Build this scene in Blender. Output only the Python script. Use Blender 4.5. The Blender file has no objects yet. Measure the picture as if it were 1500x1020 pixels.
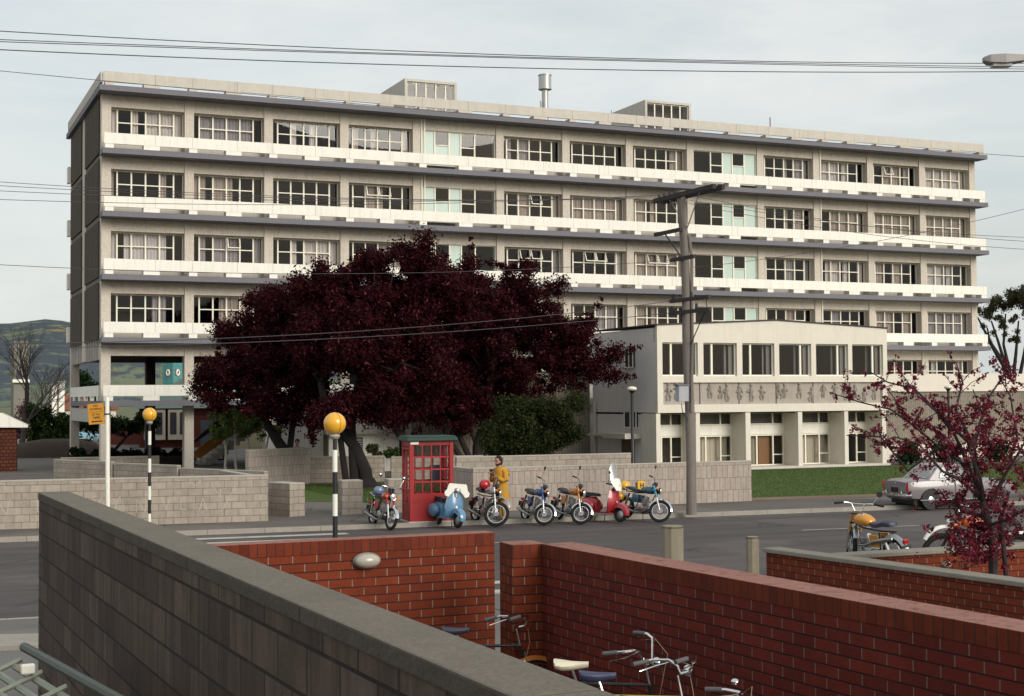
import bpy, bmesh, math, random
import numpy as np
from mathutils import Vector, Matrix
PI=math.pi; sin=math.sin; cos=math.cos
rnd=random.Random(7); nrs=np.random.RandomState(5)
scene=bpy.context.scene; COL=scene.collection
# ------------------------------------------------------------ camera
F_,YAW,PIT,ROL=2071.88,.41476,.03559,-.00727
CAM=Vector((-9.227,-69.636,3.546))
R0=Vector((cos(YAW),-sin(YAW),0)); FW=Vector((sin(YAW)*cos(PIT),cos(YAW)*cos(PIT),sin(PIT)))
U0=Vector((-sin(YAW)*sin(PIT),-cos(YAW)*sin(PIT),cos(PIT)))
RT=R0*cos(ROL)+U0*sin(ROL); UP=U0*cos(ROL)-R0*sin(ROL)
cd=bpy.data.cameras.new('camera'); co=bpy.data.objects.new('camera',cd); COL.objects.link(co)
co.matrix_world=Matrix(((RT.x,UP.x,-FW.x,CAM.x),(RT.y,UP.y,-FW.y,CAM.y),(RT.z,UP.z,-FW.z,CAM.z),(0,0,0,1)))
cd.sensor_width=36; cd.lens=36*F_/1500; cd.clip_end=8000; cd.clip_start=.1
scene.camera=co
def ray(px,py): return FW+RT*((px-750)/F_)-UP*((py-510)/F_)
def at(px,py,t): return CAM+ray(px,py)*t                 # point at forward distance t
def gp(px,py,z=0.):
    d=ray(px,py); return CAM+d*((z-CAM.z)/d.z)
# ------------------------------------------------------------ materials
def nt(name):
    m=bpy.data.materials.new(name); m.use_nodes=True; t=m.node_tree
    return m,t,t.nodes['Principled BSDF']
def N(t,kind,**k):
    n=t.nodes.new(kind)
    for a,b in k.items():
        if a in n.inputs: n.inputs[a].default_value=b
        else: setattr(n,a,b)
    return n
def mixc(t,f,a,b,mode='MIX'):
    n=t.nodes.new('ShaderNodeMix'); n.data_type='RGBA'; n.blend_type=mode
    for s,v in ((n.inputs[0],f),(n.inputs[6],a),(n.inputs[7],b)):
        if isinstance(v,bpy.types.NodeSocket): t.links.new(v,s)
        elif isinstance(v,(int,float)): s.default_value=v
        else: s.default_value=(*v[:3],1)
    return n.outputs[2]
def math_(t,op,a,b=0.,c=0.):
    n=t.nodes.new('ShaderNodeMath'); n.operation=op
    for s,v in zip(n.inputs,(a,b,c)):
        if isinstance(v,bpy.types.NodeSocket): t.links.new(v,s)
        else: s.default_value=v
    return n.outputs[0]
def noise(t,vec,scale,detail=4,rough=.6,dist=0.):
    n=N(t,'ShaderNodeTexNoise'); n.inputs['Scale'].default_value=scale; n.inputs['Detail'].default_value=detail
    n.inputs['Roughness'].default_value=rough; n.inputs['Distortion'].default_value=dist
    if vec is not None: t.links.new(vec,n.inputs['Vector'])
    return n.outputs['Fac']
def ramp(t,f,a,b):
    n=N(t,'ShaderNodeMapRange'); n.inputs['From Min'].default_value=a; n.inputs['From Max'].default_value=b
    t.links.new(f,n.inputs['Value']); return n.outputs['Result']
def sc(c,k): return tuple(max(0,min(1,x*k)) for x in c)
MC={}
def pm(name,col,rough=.8,var=.18,scale=3.,bump=0.,metal=0.,streak=0.,grime=0.,coat=0.,spec=.5,bscale=None,fs=9):
    if name in MC: return MC[name]
    m,t,b=nt(name)
    tc=N(t,'ShaderNodeTexCoord').outputs['Object']
    c=mixc(t,noise(t,tc,scale,6),sc(col,1-var),sc(col,1+var))
    if var>0: c=mixc(t,ramp(t,noise(t,tc,scale*fs,3),.35,.65),c,mixc(t,.5,c,sc(col,1-var*1.2)))
    if streak:
        mp=N(t,'ShaderNodeMapping'); mp.inputs['Scale'].default_value=(3,3,.18); t.links.new(tc,mp.inputs['Vector'])
        c=mixc(t,math_(t,'MULTIPLY',ramp(t,noise(t,mp.outputs[0],2.2,5,.7),.48,.8),streak),c,sc(col,.35))
    if grime: c=mixc(t,math_(t,'MULTIPLY',ramp(t,noise(t,tc,scale*.35,5,.7),.5,.75),grime),c,sc(col,.5))
    t.links.new(c,b.inputs['Base Color'])
    b.inputs['Roughness'].default_value=rough; b.inputs['Metallic'].default_value=metal
    b.inputs['Coat Weight'].default_value=coat; b.inputs['Specular IOR Level'].default_value=spec
    if bump:
        bp=N(t,'ShaderNodeBump'); bp.inputs['Strength'].default_value=bump; bp.inputs['Distance'].default_value=.02
        t.links.new(noise(t,tc,bscale or scale*12,4),bp.inputs['Height']); t.links.new(bp.outputs[0],b.inputs['Normal'])
    MC[name]=m; return m
def brickmat(name,c1,c2,bw,bh,mort,mrow,mcol,offset=.5,freq=2,bump=.5,rough=.85,streak=0.,swap=False,uoff=0.,voff=0.,stain=0.):
    """masonry in the wall's own coordinates: u=x+y, v=z; bed joints (mrow) and upright joints (mcol) have their own tone"""
    m,t,b=nt(name)
    tc=N(t,'ShaderNodeTexCoord').outputs['Object']
    sp=N(t,'ShaderNodeSeparateXYZ'); t.links.new(tc,sp.inputs[0])
    u=math_(t,'ADD',math_(t,'ADD',sp.outputs[0],sp.outputs[1]),uoff); v=math_(t,'ADD',sp.outputs[2],voff)
    cb=N(t,'ShaderNodeCombineXYZ'); t.links.new(u,cb.inputs[0]); t.links.new(v,cb.inputs[1])
    br=N(t,'ShaderNodeTexBrick'); t.links.new(cb.outputs[0],br.inputs['Vector'])
    br.offset=offset; br.offset_frequency=freq
    for k,x in (('Scale',1),('Mortar Size',mort),('Mortar Smooth',.15),('Bias',0),('Brick Width',bw),('Row Height',bh)): br.inputs[k].default_value=x
    br.inputs['Color1'].default_value=(*c1,1); br.inputs['Color2'].default_value=(*c2,1); br.inputs['Mortar'].default_value=(*c1,1)
    fr=math_(t,'FRACT',math_(t,'DIVIDE',v,bh)); e=mort*1.15/bh
    row=math_(t,'MAXIMUM',math_(t,'LESS_THAN',fr,e),math_(t,'GREATER_THAN',fr,1-e))
    nz=noise(t,tc,7,6); fine=noise(t,tc,60,3)
    base=mixc(t,ramp(t,nz,.3,.7),mixc(t,.22,br.outputs['Color'],(0,0,0)),br.outputs['Color'])
    base=mixc(t,ramp(t,fine,.4,.75),base,mixc(t,.25,base,sc(c1,.5)))
    if stain: base=mixc(t,math_(t,'MULTIPLY',ramp(t,noise(t,tc,.9,6,.7),.5,.72),stain),base,sc(c1,.4))
    if streak:
        mp=N(t,'ShaderNodeMapping'); mp.inputs['Scale'].default_value=(4,4,.25); t.links.new(tc,mp.inputs['Vector'])
        base=mixc(t,math_(t,'MULTIPLY',ramp(t,noise(t,mp.outputs[0],2.4,6,.7),.45,.75),streak),base,sc(c1,.3))
    mc=mixc(t,row,mcol,mrow)
    mf=math_(t,'MULTIPLY',br.outputs['Fac'],ramp(t,noise(t,tc,3.3,4),.2,.45))
    c=mixc(t,mf,base,mc); t.links.new(c,b.inputs['Base Color']); b.inputs['Roughness'].default_value=rough
    b.inputs['Specular IOR Level'].default_value=.25
    bp=N(t,'ShaderNodeBump'); bp.inputs['Strength'].default_value=bump; bp.inputs['Distance'].default_value=.012
    h=math_(t,'SUBTRACT',math_(t,'MULTIPLY',fine,.35),br.outputs['Fac']); t.links.new(h,bp.inputs['Height']); t.links.new(bp.outputs[0],b.inputs['Normal'])
    return m
def glassmat(name,tint=(.75,.8,.8),refl=.10,rough=.01):
    m,t,b=nt(name); t.nodes.remove(b)
    tr=N(t,'ShaderNodeBsdfTransparent'); tr.inputs[0].default_value=(*tint,1)
    gl=N(t,'ShaderNodeBsdfGlossy'); gl.inputs['Roughness'].default_value=rough; gl.inputs[0].default_value=(.9,.9,.9,1)
    lw=N(t,'ShaderNodeLayerWeight'); lw.inputs['Blend'].default_value=.25
    f=math_(t,'ADD',math_(t,'MULTIPLY',lw.outputs['Fresnel'],.6),refl)
    mx=N(t,'ShaderNodeMixShader'); t.links.new(f,mx.inputs[0]); t.links.new(tr.outputs[0],mx.inputs[1]); t.links.new(gl.outputs[0],mx.inputs[2])
    tc=N(t,'ShaderNodeTexCoord').outputs['Object']
    bp=N(t,'ShaderNodeBump'); bp.inputs['Strength'].default_value=.04; t.links.new(noise(t,tc,1.5,1),bp.inputs['Height']); t.links.new(bp.outputs[0],gl.inputs['Normal'])
    t.links.new(mx.outputs[0],t.nodes['Material Output'].inputs[0]); return m
def leafmat(name,dark,light,trans=.25,bright=None,pb=.0):
    m,t,b=nt(name)
    g=N(t,'ShaderNodeNewGeometry'); r=g.outputs['Random Per Island']
    c=mixc(t,r,dark,light)
    if bright: c=mixc(t,math_(t,'GREATER_THAN',math_(t,'FRACT',math_(t,'MULTIPLY',r,37.)),1-pb),c,bright)
    tc=N(t,'ShaderNodeTexCoord').outputs['Object']
    c=mixc(t,ramp(t,noise(t,tc,.9,4,.7),.35,.65),mixc(t,.45,c,dark),c)
    t.links.new(c,b.inputs['Base Color']); b.inputs['Roughness'].default_value=.75; b.inputs['Specular IOR Level'].default_value=.12
    tr=N(t,'ShaderNodeBsdfTranslucent'); t.links.new(c,tr.inputs[0])
    mx=N(t,'ShaderNodeMixShader'); mx.inputs[0].default_value=trans
    t.links.new(b.outputs[0],mx.inputs[1]); t.links.new(tr.outputs[0],mx.inputs[2]); t.links.new(mx.outputs[0],t.nodes['Material Output'].inputs[0])
    return m
# ------------------------------------------------------------ mesh builder
class MB:
    def __init__(s,xf=None): s.v=[]; s.f=[]; s.xf=xf
    def add(s,vs,fs):
        n=len(s.v); s.v+= [tuple(s.xf(Vector(p))) if s.xf else tuple(p) for p in vs]; s.f+=[tuple(n+i for i in f) for f in fs]; return s
    def box(s,x0,x1,y0,y1,z0,z1):
        return s.add([(x0,y0,z0),(x1,y0,z0),(x1,y1,z0),(x0,y1,z0),(x0,y0,z1),(x1,y0,z1),(x1,y1,z1),(x0,y1,z1)],
            [(0,3,2,1),(4,5,6,7),(0,1,5,4),(1,2,6,5),(2,3,7,6),(3,0,4,7)])
    def cbox(s,c,sx,sy,sz): return s.box(c[0]-sx/2,c[0]+sx/2,c[1]-sy/2,c[1]+sy/2,c[2]-sz/2,c[2]+sz/2)
    def quad(s,a,b,c,d): return s.add([a,b,c,d],[(0,1,2,3)])
    def tube(s,pts,rad,n=8,cap=True,sq=1.):
        pts=[Vector(p) for p in pts]; k=len(pts)
        if not hasattr(rad,'__len__'): rad=[rad]*k
        vs=[];fs=[]; prev=None
        for i,p in enumerate(pts):
            d=(pts[min(i+1,k-1)]-pts[max(i-1,0)]); d=d.normalized() if d.length>1e-9 else Vector((0,0,1))
            if prev is None:
                a=Vector((0,0,1)) if abs(d.z)<.9 else Vector((1,0,0)); u=d.cross(a).normalized()
            else:
                u=(prev-d*prev.dot(d)); u=u.normalized() if u.length>1e-6 else d.orthogonal().normalized()
            prev=u; w=d.cross(u)
            for j in range(n):
                a=2*PI*j/n; vs.append(p+(u*cos(a)+w*sin(a)*sq)*rad[i])
        for i in range(k-1):
            for j in range(n): fs.append((i*n+j,i*n+(j+1)%n,(i+1)*n+(j+1)%n,(i+1)*n+j))
        if cap: fs.append(tuple(range(n-1,-1,-1))); fs.append(tuple((k-1)*n+j for j in range(n)))
        return s.add(vs,fs)
    def sph(s,c,r,sx=1,sy=1,sz=1,nu=16,nv=10,zmin=-1.,zmax=1.):
        vs=[];fs=[]; a0=math.asin(zmin); a1=math.asin(zmax)
        for i in range(nv+1):
            a=a0+(a1-a0)*i/nv
            for j in range(nu):
                b=2*PI*j/nu; vs.append((c[0]+r*sx*cos(a)*cos(b),c[1]+r*sy*cos(a)*sin(b),c[2]+r*sz*sin(a)))
        for i in range(nv):
            for j in range(nu): fs.append((i*nu+j,i*nu+(j+1)%nu,(i+1)*nu+(j+1)%nu,(i+1)*nu+j))
        return s.add(vs,fs)
    def torus(s,c,ax,R,r,n=28,m=8,a0=0,a1=2*PI,sqz=1.):
        c=Vector(c); ax=Vector(ax).normalized(); u=ax.orthogonal().normalized() if abs(ax.z)>.9 else Vector((0,0,1)); u=(u-ax*u.dot(ax)).normalized(); w=ax.cross(u)
        full=abs(a1-a0-2*PI)<1e-6; k=n if full else n+1; vs=[];fs=[]
        for i in range(k):
            a=a0+(a1-a0)*i/n; d=u*cos(a)+w*sin(a)
            for j in range(m):
                b=2*PI*j/m; vs.append(c+d*(R+r*cos(b))+ax*(r*sqz*sin(b)))
        for i in range(n):
            for j in range(m):
                i2=(i+1)%k; fs.append((i*m+j,i*m+(j+1)%m,i2*m+(j+1)%m,i2*m+j))
        return s.add(vs,fs)
    def loft(s,rings,cap=True,closed=True):
        n=len(rings[0]); vs=[p for r in rings for p in r]; fs=[]
        for i in range(len(rings)-1):
            for j in range(n if closed else n-1): fs.append((i*n+j,i*n+(j+1)%n,(i+1)*n+(j+1)%n,(i+1)*n+j))
        if cap: fs.append(tuple(range(n-1,-1,-1))); fs.append(tuple((len(rings)-1)*n+j for j in range(n)))
        return s.add(vs,fs)
    def prism(s,poly,y0,y1):     # poly in x,z extruded along y
        n=len(poly); vs=[(x,y0,z) for x,z in poly]+[(x,y1,z) for x,z in poly]
        return s.add(vs,[tuple(range(n)),tuple(range(2*n-1,n-1,-1))]+[(i,i+n,(i+1)%n+n,(i+1)%n) for i in range(n)])
    def build(s,name,mat,parent=None,loc=None,rz=0,smooth=False,bevel=0.,label=None):
        me=bpy.data.meshes.new(name); me.from_pydata([tuple(p) for p in s.v],[],s.f); me.validate(); 
        bm=bmesh.new(); bm.from_mesh(me); bmesh.ops.recalc_face_normals(bm,faces=bm.faces); bm.to_mesh(me); bm.free()
        me.materials.append(mat)
        if smooth:
            me.polygons.foreach_set('use_smooth',[True]*len(me.polygons)); me.update()
            try: me.set_sharp_from_angle(angle=math.radians(42))
            except Exception: pass
        o=bpy.data.objects.new(name,me); COL.objects.link(o)
        if parent: o.parent=parent
        if loc is not None: o.location=loc
        if rz: o.rotation_euler.z=rz
        if bevel:
            b=o.modifiers.new('bevel','BEVEL'); b.width=bevel; b.segments=2; b.limit_method='ANGLE'
        if label: o['label']=label
        return o
def tag(o,label,cat,group=None,kind=None):
    o['label']=label; o['category']=cat
    if group: o['group']=group
    if kind: o['kind']=kind
    return o
def thing(name,label,cat,loc=(0,0,0),rz=0,group=None,rot=None):
    o=bpy.data.objects.new(name,None); COL.objects.link(o); o.location=loc; o.rotation_euler=rot or (0,0,rz)
    o.empty_display_size=.2
    return tag(o,label,cat,group)
def struct(o): o['kind']='structure'; return o
def copy_tree(o,parent=None):
    c=o.copy(); COL.objects.link(c); c.parent=parent
    for ch in list(o.children): copy_tree(ch,c)
    return c
def leaves(name,cl,n,size,mat,parent=None,shell=.5,flat=1.,asp=.6,droop=0.,label=None,loc=None):
    """crown of many small leaf clumps scattered through the balls cl=(x,y,z,r)"""
    cl=np.array(cl,float); w=cl[:,3]**2; idx=nrs.choice(len(cl),n,p=w/w.sum())
    d=nrs.normal(size=(n,3)); d/=np.linalg.norm(d,axis=1)[:,None]
    rr=cl[idx,3]*(shell+(1-shell)*nrs.rand(n)**.6)*(1+(.12 if shell>.1 else .22)*nrs.normal(size=n))
    c=cl[idx,:3]+d*rr[:,None]*np.array([1,1,flat])
    nn=d*.8+nrs.normal(size=(n,3))*.7; nn/=np.linalg.norm(nn,axis=1)[:,None]
    a=np.cross(nn,nrs.normal(size=(n,3))); a[:,2]-=droop; a/=np.linalg.norm(a,axis=1)[:,None]; b=np.cross(nn,a)
    s=size*(.55+.9*nrs.rand(n))[:,None]
    V=np.stack([c-a*s,c+b*s*asp*.8+a*s*.1,c+a*s,c-b*s*asp*.8+a*s*.1],1).reshape(-1,3)
    me=bpy.data.meshes.new(name); me.vertices.add(4*n); me.vertices.foreach_set('co',V.ravel())
    me.loops.add(4*n); me.loops.foreach_set('vertex_index',np.arange(4*n,dtype=np.int32))
    me.polygons.add(n); me.polygons.foreach_set('loop_start',np.arange(0,4*n,4,dtype=np.int32)); me.polygons.foreach_set('loop_total',np.full(n,4,dtype=np.int32))
    me.update(calc_edges=True); me.materials.append(mat)
    o=bpy.data.objects.new(name,me); COL.objects.link(o)
    if parent: o.parent=parent
    if loc is not None: o.location=loc
    if label: o['label']=label
    return o
def puffs(lobes,k,pr,seed=1,zsq=1.):
    """small puffs over and inside large ellipsoidal lobes (x,y,z,rx,ry,rz)"""
    rs=np.random.RandomState(seed); out=[]
    for (x,y,z,a,b,c) in lobes:
        for i in range(int(k*(a*c))):
            d=rs.normal(size=3); d/=np.linalg.norm(d); q=(.50+.52*rs.rand()) if rs.rand()<.72 else .1+.4*rs.rand()
            out.append((x+d[0]*a*q,y+d[1]*b*q,z+d[2]*c*q,pr*(.5+.8*rs.rand())))
    return out
def text_mesh(s,size,mat,parent,loc,rot,name='lettering',ext=.004,bold=0.):
    cu=bpy.data.curves.new('t','FONT'); cu.body=s; cu.size=size; cu.extrude=ext; cu.align_x='CENTER'; cu.align_y='CENTER'; cu.offset=bold
    o=bpy.data.objects.new('t',cu); COL.objects.link(o); bpy.context.view_layer.update()
    dg=bpy.context.evaluated_depsgraph_get(); me=bpy.data.meshes.new_from_object(o.evaluated_get(dg)); bpy.data.objects.remove(o)
    me.materials.clear(); me.materials.append(mat); me.name=name
    o=bpy.data.objects.new(name,me); COL.objects.link(o); o.parent=parent; o.location=loc; o.rotation_euler=rot; return o
# palette
conc=pm('rough_concrete',(.66,.595,.51),.92,.26,7,.5,streak=.25,grime=.2,fs=1.9)
conc2=pm('pale_concrete',(.61,.565,.50),.9,.14,3,.35,streak=.25,grime=.2)
white=pm('white_render',(.88,.85,.77),.75,.07,2,.1,streak=.28,grime=.10)
cream=pm('cream_render',(.74,.68,.595),.85,.08,2.5,.25,streak=.15,grime=.12)
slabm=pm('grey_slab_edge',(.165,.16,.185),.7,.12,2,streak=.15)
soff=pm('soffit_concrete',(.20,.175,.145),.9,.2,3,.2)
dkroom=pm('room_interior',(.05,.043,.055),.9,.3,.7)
framew=pm('cream_window_frame',(.86,.82,.70),.5,.05,4)
curt=pm('grey_curtain',(.66,.60,.55),.95,.2,2)
glass=glassmat('window_glass',tint=(.92,.92,.94),refl=.02)
aqua=pm('pale_aqua_panel',(.50,.62,.56),.35,.05,2)
black=pm('black_paint',(.012,.012,.013),.45,.2,8); wht=pm('white_paint',(.82,.80,.72),.5,.08,6,grime=.2)
rubber=pm('tyre_rubber',(.010,.0095,.0095),.9,.2,20); chrome=pm('chrome',(.72,.72,.72),.16,.06,10,metal=1.); alu=pm('cast_alloy',(.42,.42,.42),.38,.2,14,metal=.85)
seatm=pm('black_vinyl',(.014,.014,.018),.45,.2,9); dkmetal=pm('dark_steel',(.03,.03,.032),.4,.3,9,metal=.5)
redglass=pm('red_lens',(.4,.01,.01),.15,.05,5); amber=pm('amber_lens',(.75,.2,.02),.2,.05,5); lens=pm('headlamp_lens',(.75,.76,.74),.08,.05,9,metal=.6)
bark=pm('dark_bark',(.022,.016,.015),.95,.35,6,.9); wood=pm('weathered_pole_timber',(.22,.19,.17),.9,.25,5,.6,streak=.6); dkwood=pm('dark_crossarm_timber',(.05,.042,.04),.9,.3,6,.4)
# ------------------------------------------------------------ sky and light
SUN_EL,SUN_AZ=math.radians(25),math.radians(-70)      # azimuth of the sun direction measured in plan from +x
sd=Vector((cos(SUN_EL)*cos(SUN_AZ),cos(SUN_EL)*sin(SUN_AZ),sin(SUN_EL)))
w=bpy.data.worlds.new('World'); scene.world=w; w.use_nodes=True; t=w.node_tree; bg=t.nodes['Background']
sky=N(t,'ShaderNodeTexSky'); sky.sky_type='NISHITA'; sky.sun_disc=False; sky.sun_elevation=SUN_EL; sky.sun_rotation=math.atan2(sd.x,sd.y); sky.air_density=1.2; sky.dust_density=3; sky.ozone_density=1.2
tc=N(t,'ShaderNodeTexCoord').outputs['Generated']
mp=N(t,'ShaderNodeMapping'); mp.inputs['Scale'].default_value=(1.2,1.2,5.); mp.inputs['Rotation'].default_value=(.05,.08,0); t.links.new(tc,mp.inputs['Vector'])
cn=noise(t,mp.outputs[0],1.7,7,.6,.5)
cn2=noise(t,mp.outputs[0],3.1,5,.6,.2)
cloud=mixc(t,ramp(t,cn2,.3,.7),(5.55,5.9,5.9),(6.7,6.8,6.6))
skyc=mixc(t,math_(t,'ADD',math_(t,'MULTIPLY',ramp(t,cn,.36,.66),.3),.68),sky.outputs[0],cloud)
t.links.new(skyc,bg.inputs['Color']); bg.inputs['Strength'].default_value=.085
sl=bpy.data.lights.new('sun','SUN'); sl.energy=1.5; sl.angle=math.radians(30); sl.color=(1,.95,.86); so=bpy.data.objects.new('sun',sl); COL.objects.link(so)
so.rotation_euler=sd.to_track_quat('Z','Y').to_euler(); so.location=(0,-40,40)
scene.view_settings.view_transform='Standard'; scene.view_settings.look='None'; scene.view_settings.gamma=1; scene.view_settings.exposure=.65
scene.cycles.max_bounces=6; scene.cycles.transparent_max_bounces=12; scene.cycles.caustics_reflective=False; scene.cycles.caustics_refractive=False
# ------------------------------------------------------------ ground
def kf(x): return -32.2-.095*x            # far kerb line
def kn(x): return -46.25-.095*(x+2.3)     # near kerb line
def sheet(name,pts,mat,z=None):
    m=MB(); m.add([(p[0],p[1],p[2] if len(p)>2 else z) for p in pts],[tuple(range(len(pts)))]); return struct(m.build(name,mat))
def groundmat(name,c,c2,s1,s2,bump=.4,rough=.9,patch=0.):
    m,t,b=nt(name); tc=N(t,'ShaderNodeTexCoord').outputs['Object']
    k=mixc(t,ramp(t,noise(t,tc,s1,6,.65),.3,.7),c,c2); f=noise(t,tc,s2,3,.7)
    k=mixc(t,ramp(t,f,.35,.7),mixc(t,.35,k,sc(c,.4)),k)
    if patch:
        mp=N(t,'ShaderNodeMapping'); mp.inputs['Scale'].default_value=(.12,1.4,1); mp.inputs['Rotation'].default_value=(0,0,.095); t.links.new(tc,mp.inputs['Vector'])
        k=mixc(t,math_(t,'MULTIPLY',ramp(t,noise(t,mp.outputs[0],.9,5,.6),.42,.62),patch),k,sc(c,.62))
    if name.endswith('asphalt'):
        vo=N(t,'ShaderNodeTexVoronoi',feature='DISTANCE_TO_EDGE'); vo.inputs['Scale'].default_value=.23
        dm=N(t,'ShaderNodeMix',data_type='VECTOR'); t.links.new(tc,dm.inputs[4]); nn_=N(t,'ShaderNodeTexNoise'); nn_.inputs['Scale'].default_value=1.1; t.links.new(tc,nn_.inputs['Vector']); t.links.new(nn_.outputs['Color'],dm.inputs[5]); dm.inputs[0].default_value=.12; t.links.new(dm.outputs[1],vo.inputs['Vector'])
        crk=math_(t,'MULTIPLY',math_(t,'LESS_THAN',vo.outputs['Distance'],.006),ramp(t,noise(t,tc,.4,3),.45,.6))
        k=mixc(t,math_(t,'MULTIPLY',crk,.75),k,sc(c,.3))
        k=mixc(t,math_(t,'MULTIPLY',ramp(t,noise(t,tc,.8,3,.5),.62,.74),.55),k,sc(c,.45))
        k=mixc(t,math_(t,'MULTIPLY',ramp(t,noise(t,tc,.17,2,.4),.55,.57),.30),k,sc(c2,1.25))
    t.links.new(k,b.inputs['Base Color']); b.inputs['Roughness'].default_value=rough; b.inputs['Specular IOR Level'].default_value=.3
    bp=N(t,'ShaderNodeBump'); bp.inputs['Strength'].default_value=bump; bp.inputs['Distance'].default_value=.01; t.links.new(f,bp.inputs['Height']); t.links.new(bp.outputs[0],b.inputs['Normal'])
    return m
asph=groundmat('road_asphalt',(.092,.078,.078),(.118,.102,.098),.5,55,patch=.7)
pave=groundmat('pavement_asphalt',(.125,.11,.10),(.165,.145,.13),.35,60,patch=.35)
court=groundmat('court_asphalt',(.14,.13,.125),(.18,.17,.16),.5,60)
grassm=groundmat('lawn_grass',(.058,.10,.018),(.085,.128,.028),.9,22,bump=1.)
dirt=groundmat('far_ground',(.10,.12,.05),(.16,.15,.08),.02,.5)
m=MB(); m.box(-3000,3000,-900,3000,-.4,-.06); struct(m.build('ground',dirt))
sheet('road',[(-160,kn(-160)-.3,0),(200,kn(200)-.3,0),(200,kf(200)+.3,0),(-160,kf(-160)+.3,0)],asph)
m=MB(); m.add([(-160,kf(-160)+.14,.116),(200,kf(200)+.14,.116),(200,90,.116),(-160,90,.116),(-160,kf(-160)+.14,-.05),(200,kf(200)+.14,-.05)],[(0,1,2,3),(4,5,1,0)]); struct(m.build('pavement',pave))
kerbm=pm('kerb_stone',(.33,.30,.26),.9,.2,3,.4,grime=.5)
m=MB()
for i in range(-60,80):
    x0,x1=i*1.5,i*1.5+1.49
    m.add([(x0,kf(x0),-.05),(x1,kf(x1),-.05),(x1,kf(x1)+.14,-.05),(x0,kf(x0)+.14,-.05),(x0,kf(x0)+.02,.125),(x1,kf(x1)+.02,.125),(x1,kf(x1)+.14,.125),(x0,kf(x0)+.14,.125)],[(0,1,5,4),(4,5,6,7),(2,3,7,6),(1,2,6,5),(0,4,7,3)])
    m.add([(x0,kn(x0),-.05),(x1,kn(x1),-.05),(x1,kn(x1)-.14,-.05),(x0,kn(x0)-.14,-.05),(x0,kn(x0)-.02,.125),(x1,kn(x1)-.02,.125),(x1,kn(x1)-.14,.125),(x0,kn(x0)-.14,.125)],[(0,1,5,4),(4,5,6,7),(2,3,7,6),(1,2,6,5),(0,4,7,3)])
struct(m.build('kerb',kerbm))
m=MB(); prof=[(.14,.117),(2.6,.3),(7.5,.42),(9.5,.45),(60,.45)]; xsr=[-160,200]
for (a,za),(b_,zb) in zip(prof,prof[1:]):
    m.quad((-160,kn(-160)-a,za),(200,kn(200)-a,za),(200,kn(200)-b_,zb),(-160,kn(-160)-b_,zb))
struct(m.build('forecourt',court))
# lawns
sheet('lawn',[(16.9,-29.6+.0,.124),(60,kf(60)+3.2,.124),(60,-13.6,.124),(16.9,-13.6,.124)],grassm)
sheet('grass_verge',[(3.6,-23.0,.124),(7.0,-25.6,.124),(14,-26.5,.124),(16.7,-25.5,.124),(16.7,-10,.124),(9,-13.4,.124),(4.9,-13.4,.124)],grassm)
m=MB(); m.box(16.9,60,0,.12,0,.17)
for v in range(0): pass
m=MB(); m.add([(16.9,-29.75,.11),(60,kf(60)+3.0,.11),(60,kf(60)+3.14,.11),(16.9,-29.6,.11),(16.9,-29.75,.18),(60,kf(60)+3.0,.18),(60,kf(60)+3.14,.18),(16.9,-29.6,.18)],[(0,1,5,4),(4,5,6,7),(1,2,6,5),(2,3,7,6),(3,0,4,7)]); struct(m.build('lawn_edging',pm('brown_edging',(.22,.15,.11),.9,.2,4)))
def blades(n,xr,yfun,seed):
    rs=np.random.RandomState(seed); x=xr[0]+(xr[1]-xr[0])*rs.rand(n); lo,hi=yfun(x); y=lo+(hi-lo)*rs.rand(n); th=rs.rand(n)*6.28; h=.02+.035*rs.rand(n)**2; w_=.008+.012*rs.rand(n); lx=rs.normal(size=n)*.02; ly=rs.normal(size=n)*.02
    V=np.stack([np.stack([x-w_*np.cos(th),y-w_*np.sin(th),np.full(n,.12)],1),np.stack([x+w_*np.cos(th),y+w_*np.sin(th),np.full(n,.12)],1),np.stack([x+lx,y+ly,.12+h],1)],1).reshape(-1,3)
    me=bpy.data.meshes.new('grass'); me.vertices.add(3*n); me.vertices.foreach_set('co',V.ravel()); me.loops.add(3*n); me.loops.foreach_set('vertex_index',np.arange(3*n,dtype=np.int32)); me.polygons.add(n); me.polygons.foreach_set('loop_start',np.arange(0,3*n,3,dtype=np.int32)); me.polygons.foreach_set('loop_total',np.full(n,3,dtype=np.int32)); me.update(calc_edges=True)
    me.materials.append(leafmat('grass_blade',(.055,.095,.018),(.085,.13,.028),.3)); o=bpy.data.objects.new('grass',me); COL.objects.link(o); return o
tag(blades(70000,(17.,46.),lambda x:(-29.55-.095*(x-16.9),np.full_like(x,-13.7)),1),'mown green grass of the lawn in front of the annex','grass',kind='stuff')
tag(blades(30000,(5.2,16.6),lambda x:(np.full_like(x,-25.0),np.full_like(x,-14.2)),2),'green grass under the purple leaved trees','grass',kind='stuff')
# road markings (zebra bars, centre dashes)
paint=pm('road_paint',(.48,.46,.40),.85,.35,9,grime=.9)
m=MB()
def dashrow(x0,x1,yy,w_):
    m.add([(x0,yy(x0),.006),(x1,yy(x1),.006),(x1,yy(x1)+w_,.006),(x0,yy(x0)+w_,.006)],[(0,1,2,3)])
for i in range(11):
    dashrow(-2.0,1.9,lambda x,i=i:kf(x)-1.3-i*1.22,.42)
for x0 in (4.4,12.9,21.2,29.5,-5,-13): dashrow(x0,x0+(1.0 if x0<5 and x0>0 else 3.6),lambda x:kf(x)-4.95-.0*x,.10)
dashrow(-30,-2.6,lambda x:kn(x)+.55,.12); struct(m.build('road_markings',paint))
m=MB(); m.box(12.3,12.9,-32.9,-32.82,.122,.124); struct(m.build('yellow_pavement_mark',pm('yellow_road_paint',(.65,.38,.04),.8,.2,10)))
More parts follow.
